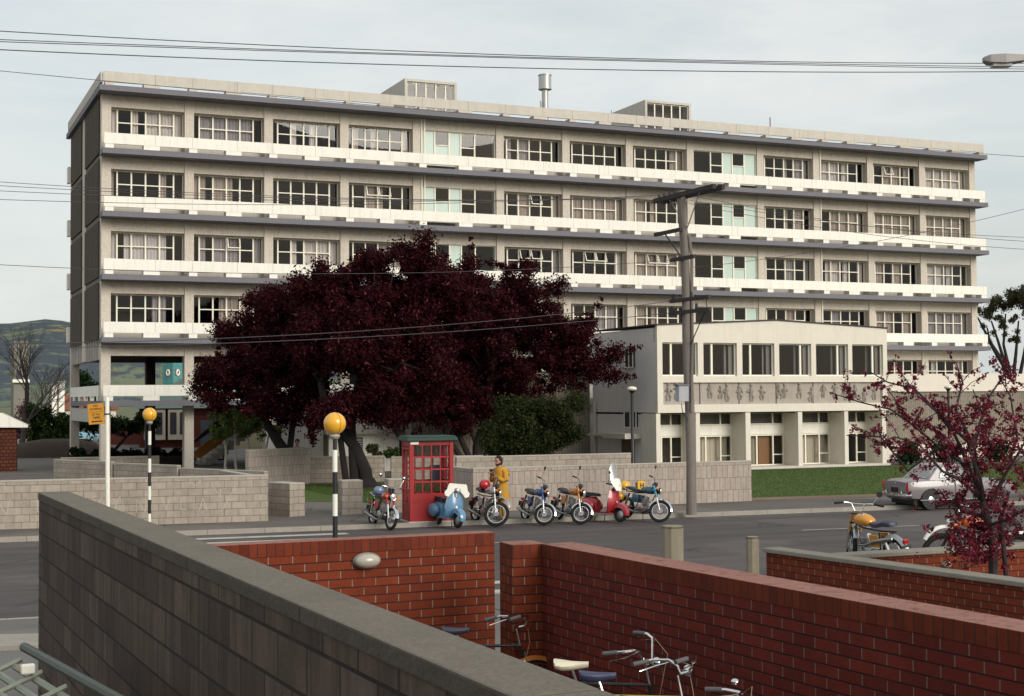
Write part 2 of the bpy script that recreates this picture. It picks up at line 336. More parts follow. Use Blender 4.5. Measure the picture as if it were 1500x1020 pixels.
# ------------------------------------------------------------ hills
def hillmat():
    m,t,b=nt('hazed_hillside'); mq=N(t,'ShaderNodeMapping'); mq.inputs['Scale'].default_value=(1,.3,4); t.links.new(N(t,'ShaderNodeTexCoord').outputs['Object'],mq.inputs['Vector']); tc=mq.outputs[0]
    f=noise(t,tc,.0042,7,.65,.6); g=noise(t,tc,.011,6,.7,.4); h=noise(t,tc,.05,4,.7)
    c=mixc(t,ramp(t,g,.35,.65),(.125,.155,.105),(.165,.19,.135))  # distance haze painted in: hill tones greyed and lightened
    c=mixc(t,ramp(t,noise(t,tc,.007,5,.6,.9),.56,.63),c,(.24,.18,.09))
    c=mixc(t,math_(t,'MULTIPLY',ramp(t,f,.475,.50),ramp(t,noise(t,tc,.03,5,.75),.40,.47)),c,(.075,.09,.105))
    t.links.new(c,b.inputs['Base Color']); b.inputs['Roughness'].default_value=1; b.inputs['Specular IOR Level'].default_value=0
    return m
m=MB(); nx,ny=120,40; rs=np.random.RandomState(3)
ph=rs.rand(30)*6.28
def hz(u,v):          # u across (radians of bearing from the view axis), v 0..1 depth
    e=.032+.024*math.exp(-((u+.30)/.075)**2)+.004*sin(u*23+ph[0])+.0022*sin(u*61+ph[1])+.0012*sin(u*140+ph[2])
    e*=(1/(1+math.exp((u+.05)/.05)))*1.0
    d=900+1300*v; return d, e*2000*(-.01+1.01*math.sin(min(1,v*1.12)*PI/2)**1.3)+3*sin(v*17+u*40)*v*0
vs=[]
for j in range(ny+1):
    for i in range(nx+1):
        u=-.85+1.3*i/nx; d,h=hz(u,j/ny); a=YAW+u
        vs.append((CAM.x+d*sin(a),CAM.y+d*cos(a),max(-2,h-1)))
m.add(vs,[(j*(nx+1)+i,j*(nx+1)+i+1,(j+1)*(nx+1)+i+1,(j+1)*(nx+1)+i) for j in range(ny) for i in range(nx)])
struct(m.build('hills',hillmat(),smooth=True))
# ------------------------------------------------------------ main building
H=3.0; WB,WW,CW=3.9595,4.748,.45; DEP=12.6
CX=[0.]
for i in range(13): CX.append(CX[-1]+(WW if i in (4,8) else WB))
XR=CX[13]+CW
LT=[17.73-H*k for k in range(6)]            # lintel undersides, top storey first
BT=[16.31-H*k for k in range(5)]            # balustrade tops
B=thing('office_building','long concrete office block with white spandrel bands and rows of white framed windows','building',(0,0,0))
for i,x in enumerate(CX):                   # front columns
    MB().box(x,x+CW,0,.55,0,18.31).build('column',conc,B)
for x in (0,XR-CW):
    for (a,b_,zq) in ((5.9,7.3,5.6),(DEP-.5,DEP,0)): MB().box(x,x+CW,a,b_,zq,18.31).build('column',conc,B)
for i in range(1,5): MB().box(CX[i]+.1,CX[i]+.6,DEP-.8,DEP-.2,0,6.0).build('rear_column',pm('shaded_column',(.05,.035,.035),.9,.2,3),B)  # shade of the rear columns put into their colour
for k in range(5):                          # lintels, one beam a storey, between the columns
    m=MB()
    for i in range(13): m.box(CX[i]+CW,CX[i+1],.06,.5,LT[k]+.0,LT[k]+.60)
    m.build('lintel_beam',conc,B)
zs=[18.31]+[15.31-H*k for k in range(5)]     # undersides of the projecting slabs
for k,z in enumerate(zs):
    m=MB()
    if k<5: m.box(-.08 if k else -.22,XR+.18,-.95,.04,z,z+.26)
    else: m.box(-.08,CX[3],-.95,.04,z,z+.26)
    if k in(0,): m.box(-.22,-.01,.041,DEP+.3,z,z+.26)
    if k==5: m.box(-.02,.2,.56,DEP-.5,z,z+.24)
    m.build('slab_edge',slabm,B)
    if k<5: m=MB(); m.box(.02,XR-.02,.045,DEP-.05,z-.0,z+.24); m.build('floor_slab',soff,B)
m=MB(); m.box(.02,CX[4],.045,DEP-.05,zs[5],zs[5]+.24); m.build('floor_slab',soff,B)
def obj(name,me,parent,loc=(0,0,0)):
    o=bpy.data.objects.new(name,me); COL.objects.link(o); o.parent=parent; o.location=loc; return o
smallb=MB().box(0,CW-.05,0,.54,0,.27).build('support_block',white); wideb=MB().box(0,.76,0,.55,0,.28).build('support_block',white)
for k in range(6):                          # white spandrel bands on blocks; parapet of the same form on the roof
    top=BT[k] if k<5 else 19.24; zb=top-.52 if k<5 else top-.5; zsl=zs[k+1]+.26 if k<5 else zs[0]+.26
    x1=XR+.02 if k<4 else XR; m=MB(); seams=[]
    xs=sorted(CX+[(CX[i]+CX[i+1])/2+.2 for i in range(13)])
    xs=[0.]+[x+.22 for x in xs[1:]]+[x1]
    if k==4: xs=[x for x in xs if x<CX[4]]+[CX[4]] if False else xs
    for a,b_ in zip(xs,xs[1:]):
        if b_-a>.05: m.box(a+(.006 if a>0 else 0),b_-.006,-.86,-.74,zb,top)
    if k in (4,5): 
        for a,b_ in (((-.70,4.2),(4.2,8.4),(8.4,DEP+.2)) if k==5 else ((.56,4.2),(4.2,8.4),(8.4,DEP-.5))): m.box(*((-.14,-.02) if k==5 else (-.03,.1)),a+.006,b_-.006,zb,top)
    band=m.build('parapet' if k==5 else 'spandrel_band',conc2 if k==5 else white,B)
    m=MB()
    if k<4:
        for i,x in enumerate(CX):
            o=obj('support_block',smallb.data,band,(x+.05,-.84,zsl))
            if i<13: obj('support_block',wideb.data,band,((CX[i]+CX[i+1])/2-.13,-.85,zsl))
    else:
        for i,x in enumerate(CX):
            m.box(x+.05,x+CW,-.84,-.3,zsl,zb+.02)
            if i<13: c=(CX[i]+CX[i+1])/2+.25; m.box(c-.38,c+.38,-.85,-.3,zsl,zb+.03)
        for y in (.8,3.2,5.6,8.0,10.4): m.box(-.02,.1,y,y+.7,zsl,zb+.02)
        m.build('support_blocks',white if k<5 else conc2,band)['kind']='stuff'
for o in (smallb,wideb): bpy.data.objects.remove(o)
# end wall: dark boarded panels between pale columns
dkpanel=brickmat('dark_boarded_panel',(.085,.065,.05),(.115,.09,.07),.22,20,.012,(.02,.015,.012),(.02,.015,.012),offset=0,streak=.4)
pale=pm('end_wall_concrete',(.52,.49,.45),.9,.15,2.5,.3,streak=.5)
for k in range(4):
    for (a,b_) in ((.56,5.86),(7.34,DEP-.52)):
        z0=LT[k]-2.2; z1=LT[k]+.50
        MB().box(-.06,.08,a,b_,z0,z1).build('end_panel',dkpanel,B)
m=MB(); m.box(.06,.3,.56,DEP-.52,5.57,18.3); m.box(.02,.3,.56,DEP-.52,2.5,3.19); m.build('end_wall',pale,B)
for y in (1.6,2.5,3.5,4.4,5.3,7.9,8.9,10.2,11.2): MB().box(-.03,.06,y,y+.14,5.58,6.62).build('wall_rib',pale,B)
MB().box(.5,XR-.5,DEP-.6,DEP-.2,5.72,6.27).build('rear_beam',soff,B)
m=MB()
for k in range(4): m.box(.01,.2,5.85,7.35,LT[k]-1.6,LT[k]-1.4)
for z in (7.2,10.2,13.2,16.2): m.box(-.15,.0,DEP-.1,DEP+.5,z-.4,z+.5)
m.build('rear_balcony_ends',white,B)
MB().box(XR-.3,XR-.02,.56,DEP,0,18.31).build('east_end_wall',pale,B)
# rooms behind the windows
m=MB()
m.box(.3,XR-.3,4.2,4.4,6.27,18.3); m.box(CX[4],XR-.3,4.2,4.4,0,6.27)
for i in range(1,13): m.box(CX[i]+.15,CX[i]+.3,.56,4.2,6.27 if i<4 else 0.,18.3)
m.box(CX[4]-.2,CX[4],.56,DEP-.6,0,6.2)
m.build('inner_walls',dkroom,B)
MB().box(.35,XR-.35,DEP-.25,DEP-.05,6.3,18.3).build('rear_wall',conc,B)
# apron walls under the windows (seen in the slot under each spandrel)
for k in range(5): MB().box(.1 if k<4 else CX[4]+.1,XR-.1,.46,.54,LT[k]-2.2,LT[k]-1.62).build('apron_wall',conc2,B)
MB().box(CX[4]+CW,XR-.1,.3,.52,0,LT[4]-2.2).build('ground_storey_wall',conc2,B)
# windows
def frame_mb(wd,xs,hh,tr=True,br=.055,y0=0,y1=.07):
    m=MB(); m.box(0,wd,y0,y1,-br,0); m.box(0,wd,y0,y1,-hh,-hh+br); m.box(0,br,y0,y1,-hh+br,-br); m.box(wd-br,wd,y0,y1,-hh+br,-br)
    for x in xs: m.box(x-.036,x+.036,y0-.012,y1,-hh+br,-br)
    return m
curts=[curt,pm('grey_brown_curtain',(.44,.37,.31),.95,.22,2),pm('pale_net_curtain',(.62,.58,.55),.95,.12,3),pm('dull_grey_curtain',(.36,.33,.33),.95,.25,2)]
def wavy(x0,x1,z0,z1,y,amp=.035):
    m=MB(); n=max(4,int((x1-x0)/.035)); ph=rnd.random()*6
    p=[(x0+(x1-x0)*i/n, y+amp*sin(i*1.35+ph)+amp*.5*sin(i*.53+ph)) for i in range(n+1)]
    m.add([(a,b,z0) for a,b in p]+[(a,b,z1) for a,b in p],[(i,i+1,n+2+i,n+1+i) for i in range(n)]); return m
WD=WB-CW; MX=[.34,1.015,1.69,2.365,3.04]; HH=1.62; TZ=.67
PX=[(.05,MX[0])]+[(MX[i],MX[i+1]) for i in range(4)]+[(MX[4],WD-.05)]
fm=frame_mb(WD,MX,HH); fm.box(MX[0],MX[4],-.01,.066,-TZ-.025,-TZ+.025)
gm=MB(); gm.quad((.05,.035,-HH+.05),(WD-.05,.035,-HH+.05),(WD-.05,.035,-.05),(.05,.035,-.05))
f0=fm.build('window',framew); g0=gm.build('pane',glass); fme,gme=f0.data,g0.data
bpy.data.objects.remove(f0); bpy.data.objects.remove(g0)
sashes=MB(); W1=.64
for (a,b_,c,d) in ((0,W1,-.06,0),(0,W1,-.62,-.57),(0,.05,-.57,-.06),(W1-.05,W1,-.57,-.06)): sashes.box(a,b_,-.02,.02,c,d)
s0=sashes.build('open_sash',framew); sme=s0.data; bpy.data.objects.remove(s0)
PAT={0:['cdhccc','dccccd','ddhhdd','dhhddc','','dhcddd','dddddd','ddddhc','','dddhcc','ccchdd','ddcchd','hccccc'],
 1:['hdddhd','chchdd','dddddd','ddchdd','','ddcddc','dccccc','dchddd','','dddhcd','ddcccc','cccccc','cccccc'],
 2:['chcchd','dhccdc','ddhccc','dddccd','','dddddc','dddddc','cccccc','','dddcdc','dhchdc','hcdcdd','ccchdd'],
 3:['dddhhd','ddhcch','cdddcd','ddcddd','','dddccd','dddccd','dchddd','','dddcdd','ddcddd','cccdcd','dccccc'],
 4:['','','','','','dddddd','dddddd','dddddd','','dddddd','dhdcdd','dhdhdd','dhddcd']}
OPEN={(1,3):(2,3),(2,1):(3,),(2,5):(2,3),(2,6):(2,3),(2,7):(2,3),(1,5):(3,),(0,11):(2,)}
def obj(name,me,parent,loc=(0,0,0)):
    o=bpy.data.objects.new(name,me); COL.objects.link(o); o.parent=parent; o.location=loc; return o
aq=MB
for k in range(5):
    for i in range(13):
        p=PAT[k][i]
        if p:
            wv=obj('window',fme,B,(CX[i]+CW,.42,LT[k]-.01)); obj('pane',gme,wv)
            run=None
            for j,ch in enumerate(p+'x'):
                if ch in 'ch':
                    x0,x1=PX[j]
                    if ch=='h':
                        if (i+j)%2: x0=(x0+x1)/2
                        else: x1=(x0+x1)/2
                    if run and abs(run[1]-x0)<.01: run[1]=x1
                    else:
                        if run: wavy(run[0],run[1],-HH+.06,-.05,.15).build('curtain',curts[(i*7+k*5+i*k)%4],wv,smooth=True)
                        run=[x0,x1]
                elif run: wavy(run[0],run[1],-HH+.06,-.05,.15).build('curtain',curts[(i*7+k*5+i*k)%4],wv,smooth=True); run=None
            for s in OPEN.get((k,i),()):
                o=obj('open_sash',sme,wv,(MX[s-1]+.018,-.03,-.04)); o.rotation_euler.x=math.radians(-24)
                q=MB(); q.quad((.05,0,-.57),(W1-.05,0,-.57),(W1-.05,0,-.06),(.05,0,-.06)); q.build('sash_pane',glass,o)
        elif i in (4,8):
            wd=WW-CW; fl=(i==8); X=CX[i]+CW; hh=HH+.25
            def fx(a,b_): return (wd-b_,wd-a) if fl else (a,b_)
            cols=[.05,.82,1.63,2.30,3.10,3.95]     # aqua | sash | aqua | sash | large pane
            wv=thing_=frame_mb(wd,[fx(c,c)[0] for c in cols[1:5]],hh,y0=0,y1=.07)
            a,b_=fx(cols[1],cols[2]); wv.box(a,b_,-.01,.066,-.79,-.74); a,b_=fx(cols[3],cols[4]); wv.box(a,b_,-.01,.066,-.84,-.79)
            wv=wv.build('stair_window',framew,B,(X,.14,LT[k]+.02))
            m=MB()
            for (c0,c1,z0,z1) in ((cols[0],cols[1],-hh+.05,-.05),(cols[1],cols[2],-hh+.05,-.78),(cols[2],cols[3],-hh+.05,-.05)):
                a,b_=fx(c0,c1); m.box(a+.02,b_-.02,.04,.06,z0,z1)
            m.build('infill_panel',aqua,wv)
            m=MB()
            for (c0,c1,z0,z1) in ((cols[1],cols[2],-.76,-.05),(cols[3],cols[4],-hh+.05,-.05),(cols[4],wd-.05,-hh+.05,-.05)):
                a,b_=fx(c0,c1); m.quad((a+.02,.03,z0),(b_-.02,.03,z0),(b_-.02,.03,z1),(a+.02,.03,z1))
            m.build('pane',glass,wv)
for (x,z0) in ((CX[4]+CW+.02,3.0),(CX[4]+CW+.18,3.0),(CX[10]+CW+.04,3.0)):
    MB().tube([(x,-.02,z0),(x,-.02,18.3)],.055).build('rain_pipe',framew,B,smooth=True)
# roof
MB().box(.0,XR,-.5,DEP,18.571,18.62).build('roof',pm('roof_felt',(.10,.10,.10),.95,.2,1),B)
for (x0,x1,y0,y1) in ((16.46,19.51,3,7.2),(31.45,34.57,3,7.4)):
    m=MB(); z1=21.1; m.box(x0,x0+.14,y0,y1,18.6,z1); m.box(x1-.14,x1,y0,y1,18.6,z1); m.box(x0+.14,x1-.14,y0,y1,z1-.14,z1); m.box(x0+.14,x1-.14,y1-.2,y1,18.6,z1-.14)
    hs=m.build('lift_house',conc2,B)
    f=frame_mb(x1-x0-.28,[.55,1.12,1.7,2.28],1.7,br=.05); f.box(.55,1.12,-.01,.06,-.85,-.80); f.box(1.7,2.28,-.01,.06,-.85,-.80)
    f=f.build('window_band',framew,hs,(x0+.14,y0+.1,z1-.15))
    MB().quad((.05,.03,-1.65),(x1-x0-.33,.03,-1.65),(x1-x0-.33,.03,-.05),(.05,.03,-.05)).build('pane',glass,hs,(x0+.14,y0+.1,z1-.15))
    MB().box(x0+.15,x1-.15,y0+.9,y0+1,18.6,z1-.15).build('inner_partition',pm('pale_partition',(.09,.085,.08),.9,.1,1),hs)
m=MB(); m.tube([(25.4,4,18.6),(25.4,4,21.6)],.19,14); m.tube([(25.4,4,21.45),(25.4,4,22.2)],.37,18); m.tube([(25.4,4,22.2),(25.4,4,22.26)],.40,18); m.tube([(25.4,4,21.4),(25.4,4,21.5)],.39,18); m.tube([(25.08,3.9,18.6),(25.08,3.9,20.7)],.05,6)
m.build('flue',pm('galvanised_flue',(.50,.49,.47),.4,.12,5,metal=.6,streak=.4),B,smooth=True)
m=MB(); m.tube([(40.2,3,18.6),(40.2,3,20.7)],.03,5); m.tube([(29.2,3,18.6),(29.2,3,20.3)],.02,5); m.build('roof_mast',dkmetal,B)
# staircase in the open ground storey
ST=thing('staircase','concrete stair with orange side panels rising under the office block','staircase',(0,0,0))
m=MB(); sx0,sx1,sz1=6.0,10.2,3.2
for i in range(14):
    a=sx0+(sx1-sx0)*i/14; z=sz1*(i+1)/14; m.box(a,a+(sx1-sx0)/14+.04,6.4,8.0,max(.1,z-.5),z)
m.build('steps',conc2,ST)
m=MB(); m.prism([(sx0-.5,.55),(sx0-.2,1.15-.2),(sx1-.2,sz1+1.0),(sx1-.0,sz1+.25),(sx0,.12+.35)],6.28,6.36); m.build('orange_side_panel',pm('orange_panel',(.42,.17,.025),.6,.12,2),ST)
m=MB(); m.prism([(sx0-.9,.9),(sx0-.9,1.02),(sx1-.2,sz1+1.75),(sx1-.2,sz1+1.05)],6.2,6.26); m.build('dark_balustrade',pm('maroon_panel',(.05,.02,.02),.6,.2,2),ST)
m=MB(); m.tube([(sx0-.9,6.23,1.05),(sx1-.2,6.23,sz1+1.8)],.03,6); m.build('handrail',conc2,ST)
# ------------------------------------------------------------ annex
ax0,ax1,ay=22.97,36.0,-13.0
A=thing('hall_annex','cream two storey annex with six upper windows and a carved relief band','building',(0,0,0))
m=MB()
m.box(ax0,ax0+.3,ay+.31,-6.5,0,2.81); m.box(ax0,ax0+.12,ay+.31,-6.5,2.811,6.75); m.build('side_wall',pm('side_render',(.74,.70,.70),.9,.06,1.5,.25,streak=.2),A)
m=MB(); m.prism([(ax0,6.07),(ax1,6.07),(ax1,6.86),(29.5,7.17),(ax0,6.85)],ay-.02,ay+.2)
ux=[23.24,25.13,25.43,27.26,27.56,29.36,29.63,31.47,31.75,33.65,33.89,35.75]
px_=[ax0]+ux+[ax1]
for i in range(0,14,2): m.box(px_[i],px_[i+1],ay-.02,ay+.3,4.52,6.07)
m.box(ax0,ax1,ay-.02,ay+.3,4.22,4.52); m.box(ax0,ax1,ay-.02,ay+.3,2.83,3.2); m.box(ax0,ax0+.3,ay-.02,ay+.3,3.2,4.22); m.box(ax1-.3,ax1,ay-.02,ay+.3,3.2,4.22)
m.build('front_wall',cream,A)
m=MB(); m.prism([(ax0-.1,6.85),(29.5,7.17),(ax1+.05,6.87),(ax1+.05,6.93),(29.5,7.23),(ax0-.1,6.91)],ay-.08,-6); m.build('roof',pm('dark_roof',(.06,.055,.055),.9,.2,2),A)
m=MB(); 
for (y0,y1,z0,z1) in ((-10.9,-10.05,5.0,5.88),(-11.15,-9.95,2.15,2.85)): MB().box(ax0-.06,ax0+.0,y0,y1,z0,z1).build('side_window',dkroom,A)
for (y0,y1,z0,z1) in ((-10.9,-10.05,5.0,5.88),(-11.15,-9.95,2.15,2.85)):
    m=MB(); m.box(ax0-.12,ax0-.09,y0,y0+.05,z0,z1); m.box(ax0-.12,ax0-.09,y1-.05,y1,z0,z1); m.box(ax0-.12,ax0-.09,y0,y1,z0-.05,z0); m.box(ax0-.12,ax0-.09,(y0+y1)/2-.02,(y0+y1)/2+.02,z0,z1)
    m.build('side_window_frame',framew,A)
m=MB(); m.box(ax0-.9,ax0-.0,-11.5,-9.2,1.62,1.86); m.box(ax0-.55,ax0-.01,-9.2,-7.0,1.68,1.80); m.build('door_canopy',conc2,A)
m=MB(); m.box(ax0-.07,ax0-.01,-10.8,-9.6,.1,1.55); m.build('side_door',pm('brown_door',(.13,.09,.06),.6,.2,3),A)
m=MB(); m.tube([(ax0-.12,-6.9,0),(ax0-.12,-6.9,3.4)],.07,8); m.build('rain_pipe',conc2,A,smooth=True)
# relief frieze: shallow standing figures modelled in the band
rm=pm('relief_stone',(.42,.37,.33),.9,.25,3,.5,streak=.35)
RL=MB(); RL.box(ax0+.3,ax1-.3,ay+.10,ay+.3,3.2,4.22); RL=RL.build('relief_band',rm,A)
rr=random.Random(11)
for i in range(19):
    m=MB()
    x=ax0+.65+i*.655+rr.uniform(-.22,.22); zb=3.24+rr.uniform(0,.25); s=rr.uniform(.42,.6); ln=rr.uniform(-.12,.12); yy=ay+.10
    m.sph((x+ln*s,yy-.02,zb+s*1.32),.085,1,.8,1.15,8,6)
    m.tube([(x,yy,zb+s*.62),(x+ln*.6*s,yy,zb+s*.9),(x+ln*s,yy,zb+s*1.18)],[.09,.12,.07],7)
    for q in (-1,1):
        k=rr.uniform(.02,.10)*q; m.tube([(x,yy,zb+s*.62),(x+k*1.6,yy,zb+s*.32),(x+k*1.0+ln*.3,yy,zb)],[.085,.06,.045],6)
        k=rr.uniform(.07,.19)*q; m.tube([(x+ln*s,yy,zb+s*1.1),(x+k*1.2,yy-.02,zb+s*rr.uniform(.7,.95)),(x+k*.6,yy-.03,zb+s*rr.uniform(.55,1.25))],[.05,.042,.03],5)
    m.build('relief_figure',pm('shaded_relief_stone',(.31,.27,.235),.9,.2,6,.3),A,smooth=True)  # same stone as the band, with shadow put into its colour
for x in (25.28,27.42,29.5,31.62,33.8): MB().box(x-.015,x+.015,ay+.07,ay+.12,3.2,4.22).build('panel_joint',pm('joint_dark',(.10,.08,.07),.9,.1,3),A)
for i in range(6):
    x0,x1=ux[2*i],ux[2*i+1]; wd=x1-x0; mx=.52 if i<3 else wd-.55
    f=frame_mb(wd,[mx],1.55,br=.06); f.box(mx-.05,mx+.05,-.02,.07,-1.5,-.05); f=f.build('window',framew,A,(x0,ay+.12,6.07))
    MB().quad((.06,.03,-1.49),(wd-.06,.03,-1.49),(wd-.06,.03,-.06),(.06,.03,-.06)).build('pane',glass,f)
    MB().box(wd-.28,wd-.06,.16,.2,-1.49,-.06).build('blind',pm('grey_blind',(.20,.185,.17),.9,.06,2),f)
    wavy(wd-(.42 if i<3 else .70),wd-(.30 if i<3 else .60),-1.49,-.06,.32).build('curtain',curts[3],f,smooth=True)
# ground storey of the annex, set back between piers
pl=[22.90,25.0,27.72,30.69,33.4,35.66]; pr_=[23.12,25.22,27.99,30.93,33.62,35.9]
for a,b_ in zip(pl,pr_): MB().box(a,b_,ay+.02,-11.6,0,2.80).build('pier',cream,A)
MB().box(ax0,ax1,ay+.3,-6.5,2.75,2.84).build('soffit',soff,A)
MB().box(ax0-.02,ax1+.1,ay-.05,-11.2,.0,.22).build('plinth',conc2,A)
for i in range(5):
    x0,x1=pr_[i],pl[i+1]; wd=x1-x0; Y=-11.75
    f=frame_mb(wd,[.22,wd-.62],.58,br=.05).build('upper_light',framew,A,(x0,Y,2.78)); MB().quad((.04,.03,-.54),(wd-.04,.03,-.54),(wd-.04,.03,-.04),(.04,.03,-.04)).build('pane',glass,f)
    MB().box(x0,x1,Y-.03,Y+.06,1.72,2.19).build('white_panel',white,A)
    f=frame_mb(wd,[.22,.22+(wd-.84)/2,wd-.62],1.5,br=.06); f.box(wd-.62,wd-.05,-.01,.06,-1.0,-.95); f.box(.05,.22,-.01,.06,-1.0,-.95)
    f=f.build('glazed_doors',framew,A,(x0,Y,1.71)); MB().quad((.05,.03,-1.45),(wd-.05,.03,-1.45),(wd-.05,.03,-.05),(.05,.03,-.05)).build('pane',glass,f)
MB().box(ax0+.2,ax1-.4,-10.2,-10.1,.2,2.7).build('inner_screen',pm('beige_screen',(.30,.27,.20),.9,.1,1),A)
for i in (1,2,3):
    x0,x1=pr_[i],pl[i+1]; wavy(x0+.08,x1-.08 if i!=2 else x0+1.2,.26,1.66,-11.45,.02).build('drape',pm('beige_drape',(.52,.47,.36),.95,.08,2),A,smooth=True)
for i in range(5):
    x0,x1=pr_[i],pl[i+1]; MB().box(x0+.05,x1-.05,-11.4,-11.38,2.25,2.72).build('upper_blind',pm('dim_blind',(.20,.18,.15),.9,.1,2),A)
MB().box(29.35,30.05,-11.55,-11.5,.24,1.66).build('inner_brown_door',pm('orange_brown_door',(.25,.12,.04),.5,.1,3),A)
m=MB(); m.box(ax0+.13,ax1-.13,-7.6,-7.4,0,6.7); m.box(ax1-.12,ax1,-12.7,-6.5,0,6.75); m.build('rear_wall',pm('annex_inside',(.24,.23,.20),.9,.1,.5),A)
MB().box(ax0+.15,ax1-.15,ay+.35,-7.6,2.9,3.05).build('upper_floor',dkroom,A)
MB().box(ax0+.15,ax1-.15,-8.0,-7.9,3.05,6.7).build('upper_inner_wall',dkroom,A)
# ribbed low block right of the annex
ribm=brickmat('ribbed_concrete',(.27,.235,.19),(.31,.27,.22),.16,40,.014,(.12,.10,.08),(.13,.11,.09),offset=0,streak=.3,stain=.3)
Rb=thing('ribbed_block','long low block with a cream band above tan ribbed cladding, right of the annex','building')
MB().box(36.12,52.2,-6.4,-1.2,.0,3.75).build('ribbed_wall',ribm,Rb); MB().box(36.05,52.3,-6.5,-1.0,3.76,4.75).build('cream_band',cream,Rb)
MB().box(36.05,52.0,-8.2,-6.8,.0,.85).build('low_front_wall',cream,Rb)
Rb2=thing('ribbed_hall','tall ribbed brown concrete hall behind the trees, left of the annex','building')
MB().box(13.4,22.9,-6.3,-1.2,.0,4.7).build('ribbed_wall',ribm,Rb2); MB().box(13.3,22.85,-6.35,-1.1,4.71,4.9).build('coping',conc2,Rb2)
# low concrete wing behind the trees
Lw=thing('concrete_wing','pale concrete wing with a blue louvred window, seen under the dark trees','building')
x0=9.0
MB().box(9.4,13.25,-5.5,-1.1,1.9,3.9).build('upper_wall',pm('board_marked_concrete',(.34,.32,.29),.9,.15,3,.4,streak=.6),Lw)
MB().box(8.3,9.2,-6.0,-1.2,0.,3.1).build('fin_wall',MC['board_marked_concrete'],Lw)
MB().box(9.7,13.2,-5.2,-1.2,0,1.9).build('lower_wall',white,Lw)
m=MB(); m.box(10.9,11.35,-5.26,-5.21,.3,1.75); m.build('louvred_window',pm('slate_blue_louvre',(.06,.075,.12),.6,.2,3),Lw)
m=MB()
for i in range(12): m.box(10.98,11.28,-5.31,-5.27,.4+i*.11,.44+i*.11)
m.build('louvres',conc2,Lw)
MB().box(7.72,8.15,-1.4,-.95,0,2.7).build('white_pier',white,Lw)
# ------------------------------------------------------------ masonry walls
def wall(name,label,p0,p1,thick,z0,z1,mat,coping=None,ch=.08,cw=.0,cat='wall',cname='coping',group=None):
    p0=Vector((p0[0],p0[1],0)); p1=Vector((p1[0],p1[1],0)); d=p1-p0; L=d.length
    o=MB().box(0,L,0,thick,0,z1-z0).build(name,mat,None,(p0.x,p0.y,z0),math.atan2(d.y,d.x)); tag(o,label,cat,group)
    if coping: MB().box(-cw,L+cw,-cw,thick+cw,z1-z0+.001,z1-z0+ch).build(cname,coping,o,bevel=.012)
    return o
J=(.17,.145,.125)
pblk=brickmat('pale_block_masonry',(.39,.335,.28),(.47,.405,.34),.4,.2,.009,J,J,stain=.35,streak=.25,bump=.35,voff=.02)
pblkt=brickmat('pale_upright_block',(.42,.355,.31),(.49,.42,.365),.2,.4,.008,J,J,stain=.25,streak=.3,bump=.35)
pcop=pm('pale_block_coping',(.42,.385,.33),.9,.12,3,.3,grime=.4)
dblk=brickmat('dark_block_masonry',(.070,.047,.036),(.145,.104,.080),.4,.2,.009,(.022,.016,.014),(.03,.022,.018),stain=.7,streak=.85,bump=.6,voff=.02)
dcop=pm('dark_wall_top',(.15,.128,.10),.95,.2,2.5,.6,grime=.5,streak=0)
brk=brickmat('red_brick',(.150,.026,.010),(.225,.041,.014),.24,.0865,.006,(.030,.015,.012),(.25,.18,.14),bump=.7,stain=.25)
brkB=brickmat('dark_red_brick',(.130,.018,.012),(.200,.029,.017),.24,.0865,.006,(.022,.010,.010),(.19,.13,.11),bump=.7,stain=.35)
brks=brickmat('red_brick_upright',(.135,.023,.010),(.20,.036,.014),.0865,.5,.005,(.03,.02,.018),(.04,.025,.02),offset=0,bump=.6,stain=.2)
brkfar=brickmat('far_red_brick',(.13,.028,.02),(.17,.04,.028),.24,.0865,.006,(.10,.06,.05),(.12,.08,.07))
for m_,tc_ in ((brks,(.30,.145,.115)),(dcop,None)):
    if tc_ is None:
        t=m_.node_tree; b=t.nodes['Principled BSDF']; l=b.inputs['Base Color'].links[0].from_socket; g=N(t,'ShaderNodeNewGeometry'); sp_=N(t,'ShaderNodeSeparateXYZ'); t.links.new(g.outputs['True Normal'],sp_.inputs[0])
        tcx=N(t,'ShaderNodeTexCoord').outputs['Object']; t.links.new(mixc(t,math_(t,'GREATER_THAN',sp_.outputs[2],.6),mixc(t,noise(t,tcx,5,5),(.045,.032,.026),(.10,.078,.062)),l),b.inputs['Base Color']); continue  # wall coping: lit top and shaded sides put into its colour
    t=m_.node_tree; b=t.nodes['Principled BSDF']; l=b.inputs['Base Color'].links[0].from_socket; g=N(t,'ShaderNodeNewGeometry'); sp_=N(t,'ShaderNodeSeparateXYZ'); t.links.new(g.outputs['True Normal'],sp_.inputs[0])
    tcx=N(t,'ShaderNodeTexCoord').outputs['Object']; t.links.new(mixc(t,math_(t,'MULTIPLY',math_(t,'GREATER_THAN',sp_.outputs[2],.7),ramp(t,noise(t,tcx,9,5),.2,.5)),l,mixc(t,noise(t,tcx,3,5),sc(tc_,.7),sc(tc_,1.15))),b.inputs['Base Color'])  # soldier course: pinker upward faces are light painted into the brick
gcop=pm('grey_concrete_coping',(.27,.245,.20),.9,.2,5,.5,grime=.5)
BW=wall('block_wall','pale concrete block wall with chalk marks behind the left beacon pole',(-22,-27.15),(.65,-29.93),.2,.11,1.38,pblk,pcop,.05)
wall('block_wall_return','short return wall of pale blocks running back from the chalk marked wall',(.45,-29.7),(.25,-26.2),.2,.11,1.36,pblk,pcop,.05)
chalk=pm('chalk',(.47,.43,.38),1,.1,9)
